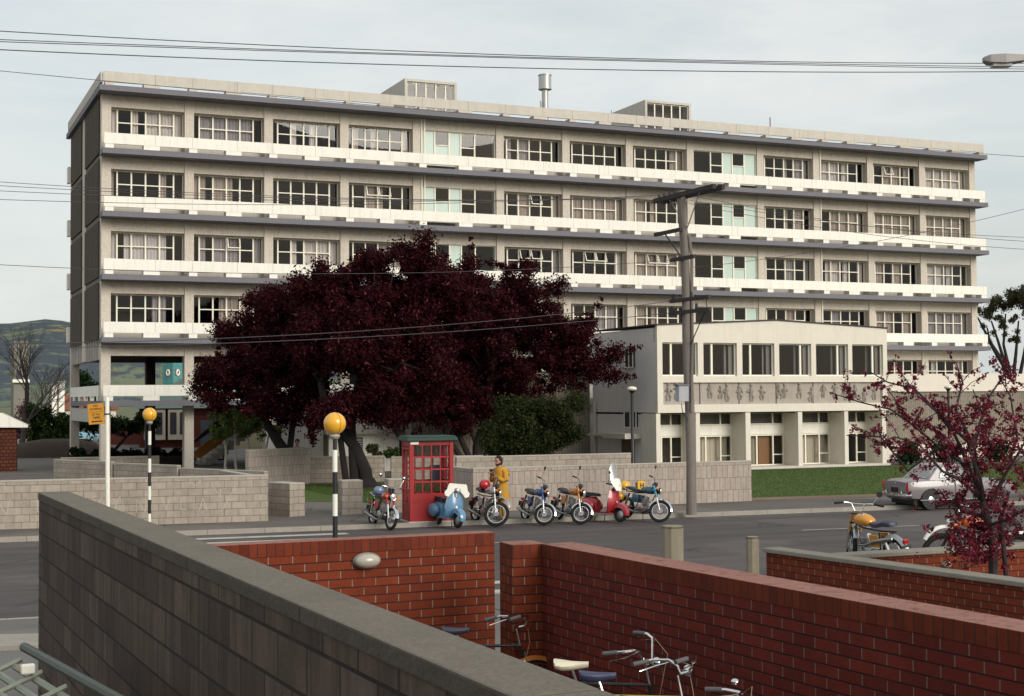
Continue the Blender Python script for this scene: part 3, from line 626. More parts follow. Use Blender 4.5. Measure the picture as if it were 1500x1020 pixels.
def stroke(m,pts,w=.009):
    for (a,b_) in zip(pts,pts[1:]):
        d=Vector((b_[0]-a[0],0,b_[1]-a[1])).normalized(); n=Vector((-d.z,0,d.x))*w; A_=Vector((a[0],-.003,a[1])); C_=Vector((b_[0],-.003,b_[1])); m.quad(A_-n,C_-n,C_+n,A_+n)
m=MB(); L=22.8
for pts in ([(21.55,1.05),(21.8,.72),(21.78,.95)],[(22.2,1.02),(21.95,.55),(21.8,.3)],[(21.2,.35),(21.3,.7),(21.42,.35)],[(21.24,.5),(21.38,.5)],
    [(20.7,.75),(20.7,.4),(20.85,.4)],[(20.2,.7),(20.3,.42),(20.4,.7)],[(19.5,.35),(19.5,.75),(19.75,.35),(19.75,.75)],[(18.6,.8),(18.35,.4)],[(18.3,.8),(18.65,.4)],[(17.6,.85),(17.75,.5),(17.9,.85)],
    [(16.9,.8),(16.9,.45),(17.1,.45)],[(20.95,1.18),(21.1,1.05),(21.25,1.2)],[(15.9,.75),(16.1,.4),(16.2,.8)],[(18.9,.45),(19.05,.8),(19.2,.45)]): stroke(m,[(x-.3,z) for x,z in pts])
m.build('chalk_marks',chalk,BW)
wall('block_wall_stub','short pale block stub wall just right of the long chalk marked wall',(1.15,-27.9),(1.55,-28.9),.55,.11,1.05,pblk,pcop,.05)
for lab,p in (('square pale block pillar standing beside the near beacon pole',(3.15,-28.9)),('square pale block pillar behind the red motorcycle',(4.6,-28.9))):
    wall('block_pillar',lab,p,(p[0]+.62,p[1]-.06),.6,.11,1.08,pblk,pcop,.05,cat='pillar')
RW=wall('upright_block_wall','long wall of upright pale blocks behind the row of parked motorcycles',(6.95,-29.9),(16.75,-30.1),.2,.11,1.40,pblkt,pcop,.05)
wall('upright_block_return','side return of the upright block wall next to the telephone box',(6.86,-27.6),(6.93,-29.85),.2,.11,1.38,pblkt,pcop,.05)
wall('rear_block_wall','second pale block wall just behind the upright block wall',(7.6,-26.9),(13.9,-27.3),.2,.11,1.62,pblk,pcop,.05)
q=gp(325,700,.12); 
wall('dark_block_wall','tall grey block wall ending at the leaning dark tree trunk',(3.7,-14.6),(6.65,-12.9),.2,.11,1.55,pblkt,pcop,.05)
wall('garden_block_wall','low pale block wall behind the lawn, left of the flowering climber',(6.75,-12.6),(9.7,-13.4),.2,.11,1.15,pblk,pcop,.05)
wall('garden_block_wall','low pale block wall behind the lawn, between climber and telephone box',(9.95,-13.5),(14.2,-14.3),.2,.11,1.1,pblk,pcop,.05)
for n_,(a,b_,z) in enumerate((((-2.7,-5.5),(-.8,-9.2),1.0),((-.7,-9.3),(1.2,-13),.95),((1.3,-13.1),(3.6,-17.5),.85))):
    wall('ramp_wall',('low grey ramp wall nearest the left end column','middle one of the three stepped ramp walls','stepped ramp wall reaching the free standing column')[n_],a,b_,.2,.11,z,pblk,pcop,.05,group='stepped ramp walls')
wall('long_planter_wall','long low pale wall across the open ground storey',(-1.5,3.0),(3.2,2.6),.25,.1,.75,pblk,pcop,.05)
wall('dark_planter_wall','dark timber faced planter wall under the office block',(-.3,8.3),(6.0,8.0),.3,.1,.55,pm('dark_planter',(.04,.03,.025),.9,.2,3))
# foreground walls
GW=wall('grey_block_wall','dark weathered grey block wall running diagonally up to the camera',(-7.49,-72.0),(-7.99,-56.27),.0001,0,.001,dblk)
bpy.data.objects.remove(GW)
d=Vector((-7.99+7.46,-56.27+72.0,0)); L=d.length; rz=math.atan2(d.y,d.x)
GW=MB().box(0,L,-.25,0,0,2.66).build('grey_block_wall',dblk,None,(-7.46,-72.0,0.0),rz); tag(GW,'dark weathered grey block wall running diagonally up to the camera','wall')
m=MB(); nn=24
for i in range(8): m.box(L*i/8+.003,L*(i+1)/8-.003,-.258,.010,2.661,2.735)
m.build('coping',dcop,GW,bevel=.01)
Wz0,Wz1=.4,2.17
def brickwall(name,label,p0,p1,thick,z0,z1,bm_=None):
    o=wall(name,label,p0,p1,thick,z0,z1-.135,bm_ or brk); dx=(Vector(p1)-Vector(p0)).length
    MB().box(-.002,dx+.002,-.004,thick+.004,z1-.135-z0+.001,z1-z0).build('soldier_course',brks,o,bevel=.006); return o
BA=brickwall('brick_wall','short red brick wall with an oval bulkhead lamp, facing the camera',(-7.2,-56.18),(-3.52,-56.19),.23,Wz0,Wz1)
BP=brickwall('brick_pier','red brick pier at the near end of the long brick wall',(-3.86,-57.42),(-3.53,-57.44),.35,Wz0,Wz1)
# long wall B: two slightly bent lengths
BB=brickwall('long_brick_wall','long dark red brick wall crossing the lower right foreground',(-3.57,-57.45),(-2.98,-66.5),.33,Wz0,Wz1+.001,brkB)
CC=wall('coped_brick_wall','red brick wall with grey concrete coping behind the long brick wall',(1.85,-53.12),(2.75,-60.6),.23,.4,1.40,brk,gcop,.06,.04)
DD=wall('cross_brick_wall','short red brick cross wall with grey coping below the trail motorcycles',(2.35,-54.22),(6.9,-54.35),.23,.4,1.39,brk,gcop,.06,.04)
# bulkhead lamps
def bulkhead(label,p,s=1.):
    o=thing('bulkhead_lamp',label,'lamp',p)
    m=MB(); m.sph((0,-.02,0),.105*s,1.28,.75,.70,24,14); b=m.build('glass_cover',pm('frosted_glass',(.42,.39,.33),.25,.12,9,coat=.3),o,smooth=True)
    m=MB(); m.torus((0,-.0,0),(0,1,0),.10*s,.012*s,28,6); b=m.build('rim',pm('zinc_rim',(.25,.24,.22),.5,.15,9,metal=.4),o,smooth=True); b.scale=(1.3,1,.74)
bulkhead('oval frosted bulkhead lamp on the short red brick wall',(-4.90,-56.21,1.955))
bulkhead('small round pale lamp on the cross brick wall',(3.98,-54.27,1.24),.55)
# ------------------------------------------------------------ posts, lamps, signs
def beacon(label,p,base):
    o=thing('belisha_beacon',label,'beacon',p,group='crossing beacons'); x,y=0,0
    hts=.373; n=7; 
    mk=MB(); mw=MB()
    for i in range(n):
        (mk if (i%2==base) else mw).tube([(0,0,i*hts),(0,0,(i+1)*hts)],.043,14)
    mk.tube([(0,0,n*hts),(0,0,2.82)],.036,14)
    mk.build('black_band',black,o,smooth=True); mw.build('white_band',wht,o,smooth=True)
    MB().tube([(0,0,2.80),(0,0,2.84),(0,0,2.88)],[.06,.09,.075],14).build('globe_collar',pm('collar',(.35,.33,.30),.5,.2,8),o,smooth=True)
    g=MB(); g.sph((0,0,3.06),.19,1,1,1,28,18); g.build('globe',pm('amber_globe',(.82,.42,.03),.25,.10,3,coat=.5,grime=.25),o,smooth=True)
    MB().torus((0,0,3.06),(1,0.25,0),.191,.005,32,5).build('seam',pm('seam',(.35,.18,.02),.5,.1,3),o)
beacon('black and white striped beacon with amber globe at the far kerb, by the block wall',(-2.73,-30.35,.116),1)
beacon('black and white striped beacon with amber globe at the near kerb, largest in the picture',(-2.28,-46.35,.08),1)
sp=at(159,760,24.0)
o=thing('sign_pole','slim white sign pole with a mustard parking notice near its top','sign',(sp.x,sp.y,.2)); o.rotation_euler=(0,math.radians(-.5),0)
MB().tube([(0,0,0),(0,0,3.42)],.037,12).build('pole',wht,o,smooth=True)
r=MB(); r.torus((0,0,3.13),(0,0,1),.038,.012,14,5); r.build('clamp',dkmetal,o)
pl_=MB(); pl_.box(-.30,-.035,-.045,-.03,2.97,3.32); pl_=pl_.build('notice_plate',pm('mustard_sign',(.55,.24,.01),.5,.1,4,grime=.2),o,bevel=.004); pl_.rotation_euler=(0,math.radians(-4),math.radians(-12)); pl_.location=(.21,0,.01)
ink=pm('sign_ink',(.05,.03,.01),.6,.1,5)
for s,sz,zz in (('NO',.05,3.28),('STOPPING',.042,3.225),('AT ALL',.045,3.135),('TIMES',.05,3.08)):
    text_mesh(s,sz,ink,pl_,(-.167,-.047,zz),(PI/2,0,0),bold=.0008,ext=.001)
m=MB(); m.box(-.285,-.05,-.047,-.0455,3.175,3.18); m.box(-.23,-.10,-.047,-.0455,3.005,3.028); m.add([(-.26,-.047,3.016),(-.23,-.047,3.036),(-.23,-.047,2.996)],[(0,1,2)]); m.add([(-.07,-.047,3.016),(-.10,-.047,3.036),(-.10,-.047,2.996)],[(0,1,2)]); m.build('arrow_bar',ink,pl_)
# hydrant marker
h=MB(); h.box(-.13,.13,-.05,.0,-.16,.16); h=h.build('hydrant_marker',pm('hydrant_yellow',(.72,.40,.02),.5,.1,5,grime=.2),None,(12.62,-30.075,.74),math.radians(-1.2),bevel=.01); tag(h,'small yellow plate with a black H on the upright block wall','sign')
text_mesh('H',.2,black,h,(0.02,-.053,.01),(PI/2,0,0),bold=.006)
def globe_lamp(label,p,hh,head=True):
    o=thing('lamp_post',label,'lamp',p,group='black campus lamp posts')
    MB().tube([(0,0,0),(0,0,.9),(0,0,.92),(0,0,hh)],[.075,.07,.055,.05],12).build('post',black,o,smooth=True)
    if head: m=MB(); m.sph((0,0,hh+.1),.16,1,1,.5,20,8,-.9,1); m.build('lamp_head',pm('opal_diffuser',(.75,.70,.60),.3,.05,4),o,smooth=True); MB().tube([(0,0,hh-.05),(0,0,hh+.05)],[.05,.12],14).build('collar',black,o,smooth=True)
globe_lamp('black lamp post with a pale round head against the annex side wall',(12.88,-29.09,.11),3.62)
globe_lamp('black lamp post in front of the ribbed block, behind the blossom tree',(29.14,-25.32,.11),3.65)
# bollards
for lab,px,py,tt,zz,wd in (('thick weathered concrete bollard at the roadside',985,770,24.2,1.37,.38),('slim concrete bollard near the coped brick wall',1102,786,24.4,1.16,.225)):
    p=at(px,py,tt); m=MB(); n=10; ring=lambda r,z:[(r*cos(2*PI*i/n+.3),r*sin(2*PI*i/n+.3),z) for i in range(n)]
    r=wd/2; m.loft([ring(r*1.0,0),ring(r,zz-.33),ring(r*1.0,zz-.3-.06),ring(r*.97,p.z-.3-.02),ring(r*.90,p.z-.3)])
    b_=m.build('bollard',pm('bollard_concrete',(.30,.26,.19),.95,.25,6,.7,streak=.8,grime=.4),None,(p.x,p.y,.3)); tag(b_,lab,'bollard')
# utility pole
px0=(12.27,-33.75)
U_=thing('utility_pole','tall weathered timber utility pole with crossarms and a grey box','utility pole',(px0[0],px0[1],.11))
m=MB(); m.tube([(0,0,0),(.01,0,1.5),(-.02,0,3.2),(-.05,.02,4.3),(-.09,0,5.2),(-.09,0,6.6),(-.14,0,8.0),(-.24,0,9.5)],[.155,.145,.14,.14,.135,.13,.125,.135],12); m.build('pole',wood,U_,smooth=True)
m=MB(); m.tube([(-.05,-.15,3),(-.0,-.16,5),(.02,-.15,7.5),(-.05,-.12,8.2)],.045,6); m.build('cable_duct',wood,U_)
ad=Vector((.86,.50,.045))    # crossarm direction: away to the right
def arm(c,l0,l1,ad_,th=.11):
    m=MB(); a=Vector(c)+ad_*l0; b_=Vector(c)+ad_*l1; n=ad_.cross(Vector((0,0,1))).normalized()*th*.5; u=Vector((0,0,th*.6))
    m.loft([[a-n-u,a+n-u,a+n+u,a-n+u],[b_-n-u,b_+n-u,b_+n+u,b_-n+u]]); return m
ad=(Vector((13.0,-33.5,9.92))-Vector((10.3,-34.6,9.18))); ad=Vector((ad.x,ad.y,.0)).normalized()
ad=Vector((.78,-.62,.0)).normalized()
ad=Vector((.62,.785,.0))
for dy in (-.14,.16):
    mm=arm((-.2+dy,0,9.36),-1.35,1.95,Vector((.02,-1,.0))); 
    mm.build('crossarm',dkwood,U_)
topd=Vector((.02,-1,0))
for sl in (-1.3,-1.0,-.7,-.35): m=MB(); p=Vector((-.2,0,9.43))+topd*sl; m.tube([p,p+Vector((0,0,.14))],[.035,.045],8); m.build('insulator',pm('brown_insulator',(.05,.03,.03),.3,.2,9),U_,smooth=True)

m=MB()
for s_ in (-.85,.8):
    m.tube([Vector((-.2,-.16,9.32))+topd*s_,Vector((-.12,-.16,8.4))],.018,5)
m.build('arm_braces',alu,U_)
mm=arm((-.30,0,8.35),-1.4,.1,topd,.09); mm.build('crossarm',dkwood,U_); MB().tube([Vector((-.30,0,8.3))+topd*-.8,(-.2,0,7.5)],.022,5).build('arm_brace',dkmetal,U_)
for (zz,l0,l1) in ((7.5,-.55,.75),(6.28,-.6,1.5),(5.92,-.6,1.55)):
    arm((-.26,0,zz),l0,l1,topd,.09).build('crossarm',dkwood,U_)
for (zz,s_) in ((6.33,-.25),(6.33,.3),(5.97,-.3),(5.97,.45)): m=MB(); p=Vector((-.26,0,zz))+topd*s_*1.8; m.tube([p,p+Vector((0,0,.16))],[.05,.035],8); m.build('insulator',dkmetal,U_)
m=MB()
m.tube([Vector((-.24,-.05,5.9))+topd*1.2,(-.05,-.18,5.0)],.016,5); m.tube([Vector((-.26,0,6.25))+topd*1.35,Vector((-.26,0,5.9))+topd*1.35],.012,5)
m.build('arm_stay',dkmetal,U_)
m=MB(); m.box(-.55,-.22,-.3,-.08,3.31,3.77); m.build('junction_box',pm('grey_enamel',(.38,.39,.42),.5,.08,4,streak=.3),U_,bevel=.01); m=MB(); m.box(-.60,-.20,-.33,-.05,3.77,3.81); m.build('junction_box_lid',pm('dark_enamel',(.12,.13,.17),.5,.1,4),U_)
m=MB(); m.tube([(-.4,-.18,3.25),(-.38,-.2,3.0),(-.2,-.18,2.75)],.012,5); m.build('box_cable',black,U_)
# street lamp at the upper right edge
o=thing('street_lamp','grey street lamp head on a long arm at the upper right edge of the sky','street lamp',(*(at(1470,86,23.5)+Vector((2.9,-1.25,0))).xy,.3))
lp=at(1470,86,23.5)-o.location
MB().tube([(0,0,0),(0,0,3),(0,0,lp.z-.3)],[.11,.09,.06],12).build('pole',alu,o,smooth=True)
MB().tube([(0,0,lp.z-.31),(lp.x*.3,lp.y*.3,lp.z-.08),(lp.x*.92,lp.y*.92,lp.z+.0)],.035,8).build('arm',alu,o,smooth=True)
dr=Vector((lp.x,lp.y,0)).normalized(); nrm=Vector((-dr.y,dr.x,0)); m=MB(); rings=[]
for q,(w_,h0,h1) in ((-.42,(.05,-.03,.03)),(-.3,(.11,-.06,.05)),(0,(.15,-.10,.06)),(.25,(.13,-.09,.05)),(.34,(.06,-.05,.02))):
    c=lp+dr*q; rings.append([c-nrm*w_+Vector((0,0,h0)),c+nrm*w_+Vector((0,0,h0)),c+nrm*w_*.8+Vector((0,0,h1)),c-nrm*w_*.8+Vector((0,0,h1))])
m.loft(rings); m.build('lamp_head',pm('lamp_housing',(.30,.28,.27),.5,.2,6),o,bevel=.01)
m=MB(); m.box(-.11,.20,-.09,.09,-.14,-.09); b_=m.build('lamp_lens',pm('lamp_lens_glass',(.5,.5,.48),.2,.1,4),o,loc=lp); b_.rotation_euler.z=math.atan2(dr.y,dr.x)
# overhead wires
wirem=pm('wire',(.06,.055,.06),.6,.1,3)
def wire(label,pts,r=.008,grp='overhead wires'):
    P=[at(*q) for q in pts]; P2=[]
    for a,b_ in zip(P,P[1:]):
        for i in range(8): P2.append(a.lerp(b_,i/8))
    P2.append(P[-1]); o=MB().tube(P2,r,5).build('overhead_wire',wirem); tag(o,label,'wire',grp)
def sagwire(label,a,b_,sag,r=.008):
    a=Vector(a); b_=Vector(b_); o=MB().tube([a.lerp(b_,i/30)-Vector((0,0,sag*4*(i/30)*(1-i/30))) for i in range(31)],r,5).build('overhead_wire',wirem); tag(o,label,'wire','overhead wires')
def through(px1,py1,px2,py2,yoff,labels,px3=None,sag=.0,r=.009):
    """street-side wire in the vertical plane y=yoff-.095x, through two sighted points, carried on well past the frame"""
    def hit(px,py):
        d=ray(px,py); tt=(yoff-.095*CAM.x-CAM.y)/(d.y+.095*d.x); return CAM+d*tt
    A_=hit(px1,py1); B_=hit(px2,py2); e=(B_-A_); P=[A_+e*(-.25+1.5*i/36) for i in range(37)]; P=[p_-Vector((0,0,sag*4*(-.25+1.5*i/36)*(1.25-1.5*i/36))) for i,p_ in enumerate(P)]
    o=MB().tube(P,r,5).build('overhead_wire',wirem); tag(o,labels,'wire','overhead wires')
through(20,47,1480,93,-44,'topmost of the wires across the sky',sag=.15,r=.009)
through(20,59,1480,98,-44,'second wire from the top across the sky',sag=.07,r=.008)
through(20,62,1480,101,-44,'third wire from the top, nearly touching the second',sag=.05,r=.008)
through(20,74,1480,105,-44,'lowest of the four wires high across the sky',sag=.14,r=.010)
through(20,106,1490,229,-31,'single wire crossing just in front of the roof parapet',sag=.1,r=.009)
pt=Vector((12.02,-33.75,9.45))
for i,(py,lab) in enumerate(((252,'topmost wire of the bundle running left from the pole top'),(258,'second wire of the bundle running left from the pole top'),(266,'third wire of the bundle running left from the pole top'),(279,'lowest wire of the bundle running left from the pole top'))):
    e=at(20,py,34); a=e+(e-pt)*.3; sagwire(lab,a,pt+topd*(-1.3+.3*i)+Vector((0,0,.12)),.35,.0075)
e=at(20,341,34); sagwire('lone wire from the left edge to the middle pole crossarm',e+(e-pt)*.3,pt+Vector((-.1,0.4,-1.85)),.5,.0075)
e=at(20,441,34); sagwire('upper of two low wires passing in front of the purple tree',e+(e-pt)*.3,pt+Vector((0,.5,-3.05)),.45,.010)
e=at(20,447,34); sagwire('lower of two low wires passing in front of the purple tree',e+(e-pt)*.3,pt+Vector((0,.5,-3.4)),.35,.010)
for py,z,lab in ((278,-2.1,'wire rising to the right from the middle pole crossarm'),(336,-.1,'upper wire leaving the pole top to the right'),(343,.05,'lower wire leaving the pole top to the right'),(352,-.2,'faint wire leaving the pole to the right, lowest of three')):
    e=at(1480,py,44); sagwire(lab,pt+Vector((.3,0,z)),e+(e-pt)*.3,.3,.0075)
# ------------------------------------------------------------ telephone box
o=thing('telephone_box','red telephone box with a dark green flat roof beside the blue scooter','telephone box',(4.0,-32.5,.116),math.radians(-6))
red=pm('red_gloss_paint',(.34,.006,.008),.5,.22,3,coat=.1,grime=.6,streak=.35); pw,pd,phh=1.26,.95,2.38
m=MB()
for (x,y) in ((0,0),(pw-.11,0),(0,pd-.11),(pw-.11,pd-.11)): m.box(x,x+.11,y,y+.11,0,2.26)
m.box(.11,pw-.11,.02,.09,2.16,2.26); m.box(.11,pw-.11,.02,.09,.0,.12); m.box(.11,pw-.11,.03,.07,.12,.78)
m.box(.11,pw-.11,pd-.09,pd-.02,2.1,2.26); m.box(.11,pw-.11,pd-.07,pd-.03,0,.78)
m.box(pw-.09,pw-.02,.11,pd-.11,2.1,2.26); m.box(pw-.07,pw-.03,.11,pd-.11,0,.78); m.box(.02,.09,.11,pd-.11,2.1,2.26)
m.build('cabinet',red,o,bevel=.008)
def grid(wd,z0,z1,nx_,nz_,b_=.03):
    m=MB()
    for i in range(nx_+1): x=wd*i/nx_; m.box(x-b_/2,x+b_/2,0,.04,z0,z1)
    for j in range(nz_+1): z=z0+(z1-z0)*j/nz_; m.box(0,wd,-.006,.046,z-b_*.75,z+b_*.75)
    return m
fw=pw-.22
for k,(lc,rz_,wd) in enumerate((((.11,.03,0),0,fw),((.11,pd-.07,0),0,fw),((pw-.03,.11,0),PI/2,pd-.22))):
    g=grid(wd,.78,2.16,4 if wd>1 else 3,4).build('glazing_frame',red,o,loc=lc,rz=rz_)
    q=MB().quad((0,.02,.78),(wd,.02,.78),(wd,.02,2.16),(0,.02,2.16)).build('pane',glass,g)
dg=grid(pd-.22,.5,2.05,2,4,.04); dg.box(0,pd-.22,0,.04,.04,.5); dg=dg.build('door',red,o,loc=(.05,.11,0),rz=PI/2-math.radians(0))
MB().quad((0,.02,.5),(pd-.22,.02,.5),(pd-.22,.02,2.05),(0,.02,2.05)).build('pane',glass,dg); MB().box(.08,.14,-.06,0,1.0,1.16).build('handle',chrome,dg)
m=MB(); m.box(-.10,pw+.10,-.10,pd+.10,2.26,2.36); m.box(-.06,pw+.06,-.06,pd+.06,2.36,2.40); m.build('roof',pm('green_roof',(.012,.05,.04),.6,.2,6,grime=.3),o,bevel=.015)
MB().box(-.04,pw+.04,-.04,pd+.04,-.05,.03).build('concrete_base',conc2,o)
m=MB(); m.box(pw*.62,pw*.62+.3,pd-.25,pd-.12,1.05,1.55); m.build('coin_telephone',pm('telephone_black',(.02,.03,.06),.4,.2,6),o,bevel=.02); m=MB(); m.box(pw*.55,pw-.12,pd-.3,pd-.1,.95,1.0); m.build('shelf',red,o)
MB().box(.02,.25,-.02,.01,2.17,2.24).build('notice_strip',wht,o)
R_=math.radians
# ------------------------------------------------------------ trees
def limb(m,pts,r0,r1,n=7):
    k=len(pts); m.tube(pts,[r0+(r1-r0)*i/(k-1) for i in range(k)],n)
def wander(a,b_,k,amp,rg):
    a=Vector(a); b_=Vector(b_); return [a.lerp(b_,i/k)+Vector((rg.uniform(-1,1),rg.uniform(-1,1),rg.uniform(-1,1)))*amp*(1 if 0<i<k else 0) for i in range(k+1)]
plumleaf=leafmat('purple_leaf',(.014,.0015,.004),(.060,.0055,.009),.22,(.15,.04,.042),.07)
def plum(label,base,trunks,lobes,n,seed):
    """base px,py at ground; trunks as pixel paths at distance t; lobes px,py,radius px (x,y) with depth offset"""
    rg=random.Random(seed); B0=Vector(base[0]); t=base[1]; s=t/F_
    o=thing('purple_plum_tree',label,'tree',B0,group='dark purple leaved trees')
    W=lambda px,py,dt=0: at(px,py,t+dt)-B0
    m=MB()
    for (pts,r0,r1) in trunks:
        P=[W(*q) for q in pts]; P[0].z=min(P[0].z,0); limb(m,P,r0,r1,9)
    if trunks: m.tube([W(*trunks[0][0][0])+Vector((0,0,-.1)),W(*trunks[0][0][0])+Vector((0,0,.35))],[trunks[0][1]*1.9,trunks[0][1]*1.05],9)
    L=[]
    for (px,py,rx,ry,dt) in lobes: c=W(px,py,dt); L.append((c.x,c.y,c.z,rx*s,(rx+ry)/2*s*1.15,ry*s))
    top=[W(*tr[0][-1]) for tr in trunks]
    pf=puffs(L,17,.50,seed); 
    for i in range(46):
        q=rg.choice(pf); a=min(top,key=lambda v:(v-Vector(q[:3])).length); limb(m,wander(a,q[:3],5,.18,rg),.085,.015,5)
    m.build('trunk',bark,o,smooth=True)
    # twiggy sprays at the rim
    for i in range(len(pf)//5):
        q=rg.choice(pf); c=L[0]; l=min(L,key=lambda c:(Vector(c[:3])-Vector(q[:3])).length); d=(Vector(q[:3])-Vector(l[:3])); d.normalize()
        pf.append((q[0]+d.x*.75,q[1]+d.y*.75,q[2]+d.z*.75+.05,.24)); pf.append((q[0]+d.x*1.1,q[1]+d.y*1.1,q[2]+d.z*1.1+.1,.15))
    leaves('crown',pf,int(n*1.25),.068,plumleaf,o,.05,.95)
    return o
def B_(px,py,z=.12): p=gp(px,py,z); return (p,(p-CAM).dot(FW))
plum('purple leaved tree at the left of the group, leaning trunk beside the tall block wall',B_(432,707),
 [([(432,707),(424,672),(404,642),(385,610),(360,575)],.30,.12),([(418,655),(430,615),(440,570)],.16,.08)],
 [(325,555,42,38,0),(352,500,36,36,0),(400,450,40,40,0),(378,545,58,55,-1),(440,470,50,55,0),(450,560,62,46,-1),(318,585,28,18,-1),(405,597,62,20,-1),(298,557,18,24,0),(395,490,60,50,1),(430,520,60,50,1)],95000,1)
plum('purple leaved tree in the middle with a forked leaning trunk on the lawn',B_(537,714),
 [([(537,714),(535,690),(520,655),(500,628),(478,600),(470,560)],.30,.13),([(520,655),(515,625),(520,580),(530,540)],.2,.1),([(508,640),(495,615),(470,585)],.14,.08)],
 [(475,422,34,40,0),(540,390,38,30,0),(608,382,40,32,0),(622,356,10,12,0),(560,450,75,55,0),(650,420,46,40,0),(500,500,70,60,-1),(600,520,80,60,0),(540,580,60,28,-1),(470,602,40,18,-2),(440,425,22,22,0),(590,585,50,25,0),(570,510,90,60,2),(620,440,70,50,1),(500,450,50,50,1),(520,600,50,20,-1),(560,612,34,14,-1)],165000,2)
plum('broad purple leaved tree at the right with several trunks behind the telephone box',B_(700,693),
 [([(700,693),(700,655),(712,610),(720,550)],.30,.15),([(698,682),(676,645),(660,610),(645,560)],.15,.1),([(702,665),(725,632),(748,600),(790,530)],.16,.1),([(690,690),(655,640),(640,600),(632,560)],.15,.08),([(712,690),(690,630),(688,590)],.12,.07)],
 [(690,412,38,32,0),(760,418,34,34,0),(768,394,20,10,0),(824,408,7,9,0),(808,428,12,12,0),(715,470,70,52,0),(790,480,48,40,0),(850,490,36,26,0),(885,520,20,20,0),(840,540,50,28,0),(750,540,70,42,0),(878,550,26,12,0),(695,588,45,22,0),(650,550,60,45,0),(790,575,30,10,0),(740,450,60,45,1),(700,520,70,60,2),(800,510,50,40,1),(660,480,50,60,1),(640,600,44,22,0),(730,596,50,22,0),(690,618,26,12,0)],165000,3)
plum('purple leaved tree whose slanting trunk shows left of the telephone box',B_(612,700),
 [([(612,700),(604,672),(588,640),(570,615),(545,590)],.24,.12)],
 [(560,592,40,26,0),(610,598,40,18,0),(600,540,50,40,0)],22000,4)
# green bushy tree at the right under the purple one
def bushy(name,label,px,py,t,lobes,n,size,mat,seed,pr=.4,trunk=None,group=None,cat='tree',k=12,z0=.12):
    p=at(px,py,t); B0=Vector((p.x,p.y,z0)); s=t/F_; o=thing(name,label,cat,B0,group=group); rg=random.Random(seed)
    W=lambda px,py,dt=0: at(px,py,t+dt)-B0
    L=[]
    for (lx,ly,rx,ry,dt) in lobes: c=W(lx,ly,dt); L.append((c.x,c.y,c.z,rx*s,(rx+ry)/2*s,ry*s))
    pf=puffs(L,k,pr,seed); m=MB()
    b0=Vector((0,0,-.1))
    if trunk: limb(m,[b0,W(*trunk)],.14,.07,7); b0=W(*trunk)
    for i in range(18): limb(m,wander(b0,rg.choice(pf)[:3],4,.1,rg),.05,.012,5)
    m.build('trunk',bark,o,smooth=True); leaves('crown',pf,n,size,mat,o,.05); return o
olive=leafmat('olive_leaf',(.009,.015,.005),(.045,.055,.016),.2,(.10,.10,.035),.08)
green=leafmat('green_leaf',(.012,.028,.008),(.06,.10,.025),.25,(.12,.15,.04),.1)
dgreen=leafmat('dark_green_leaf',(.008,.018,.007),(.03,.055,.018),.2)
bushy('bushy_green_tree','feathery green tree hanging over the block wall under the purple tree',790,685,50,[(765,640,44,36,0),(812,618,34,26,0),(735,650,40,30,0),(846,594,12,10,0),(800,655,40,20,0),(835,640,14,14,0),(760,600,40,20,0)],70000,.048,olive,11,.36,(785,650),k=22)
for (px,lab) in ((333,'thin white stemmed birch, leftmost of the sapling group'),(349,'thin white stemmed birch, second of the sapling group'),(366,'thin white stemmed birch, third of the sapling group'),(381,'thin white stemmed birch, rightmost and leaning right')):
    t=62+rnd.uniform(-1,1); p=at(px,672,t); B0=Vector((p.x,p.y,.12)); o=thing('birch_sapling',lab,'tree',B0,group='birch saplings'); m=MB()
    tp=at(px+(14 if px==381 else -6),618,t)-B0; limb(m,wander((0,0,-.05),tp,4,.06,rnd),.07,.03,6); m.build('trunk',pm('birch_bark',(.48,.45,.38),.8,.3,9,grime=.4),o,smooth=True)
    leaves('crown',[(tp.x+rnd.uniform(-.5,.5),tp.y+rnd.uniform(-.4,.4),tp.z-.1+rnd.uniform(-.6,.6),.22) for i in range(16)],900,.07,leafmat('birch_leaf',(.05,.085,.02),(.16,.22,.06),.35) if 'birch_leaf' not in bpy.data.materials else bpy.data.materials['birch_leaf'],o,.2)
# far bare tree at left
def bare(label,px,py,t,top,seed,gr='bare trees far left',spread=1.,h=None):
    p=at(px,py,t); o=thing('bare_tree',label,'tree',(p.x,p.y,.1),group=gr); rg=random.Random(seed); m=MB()
    def rec(a,d,l,r,dep):
        b_=a+d*l; mid=a.lerp(b_,.5)+Vector((rg.uniform(-1,1),rg.uniform(-1,1),rg.uniform(-1,1)))*l*.07
        m.tube([a,mid,b_],[r,r*.8,r*.62],5 if dep>2 else 4,cap=False)
        if dep==0: return
        for i in range(3 if dep>1 else 4):
            nd=(d+Vector((rg.uniform(-1,1),rg.uniform(-1,1),rg.uniform(-.35,.6)))*.62*spread).normalized()
            rec(b_ if i else mid,nd,l*rg.uniform(.62,.86),r*.55,dep-1)
    hh=h or (at(px,top,t).z); rec(Vector((0,0,-.1)),Vector((.05,0,1)).normalized(),hh*.30,hh*.022,6)
    m.build('branches',pm('grey_bark',(.085,.07,.06),.95,.3,5),o); return o
bare('bare winter tree against the hill at the far left',32,640,92,455,5)
bare('smaller bare tree touching the left end of the office block',58,640,120,520,9)
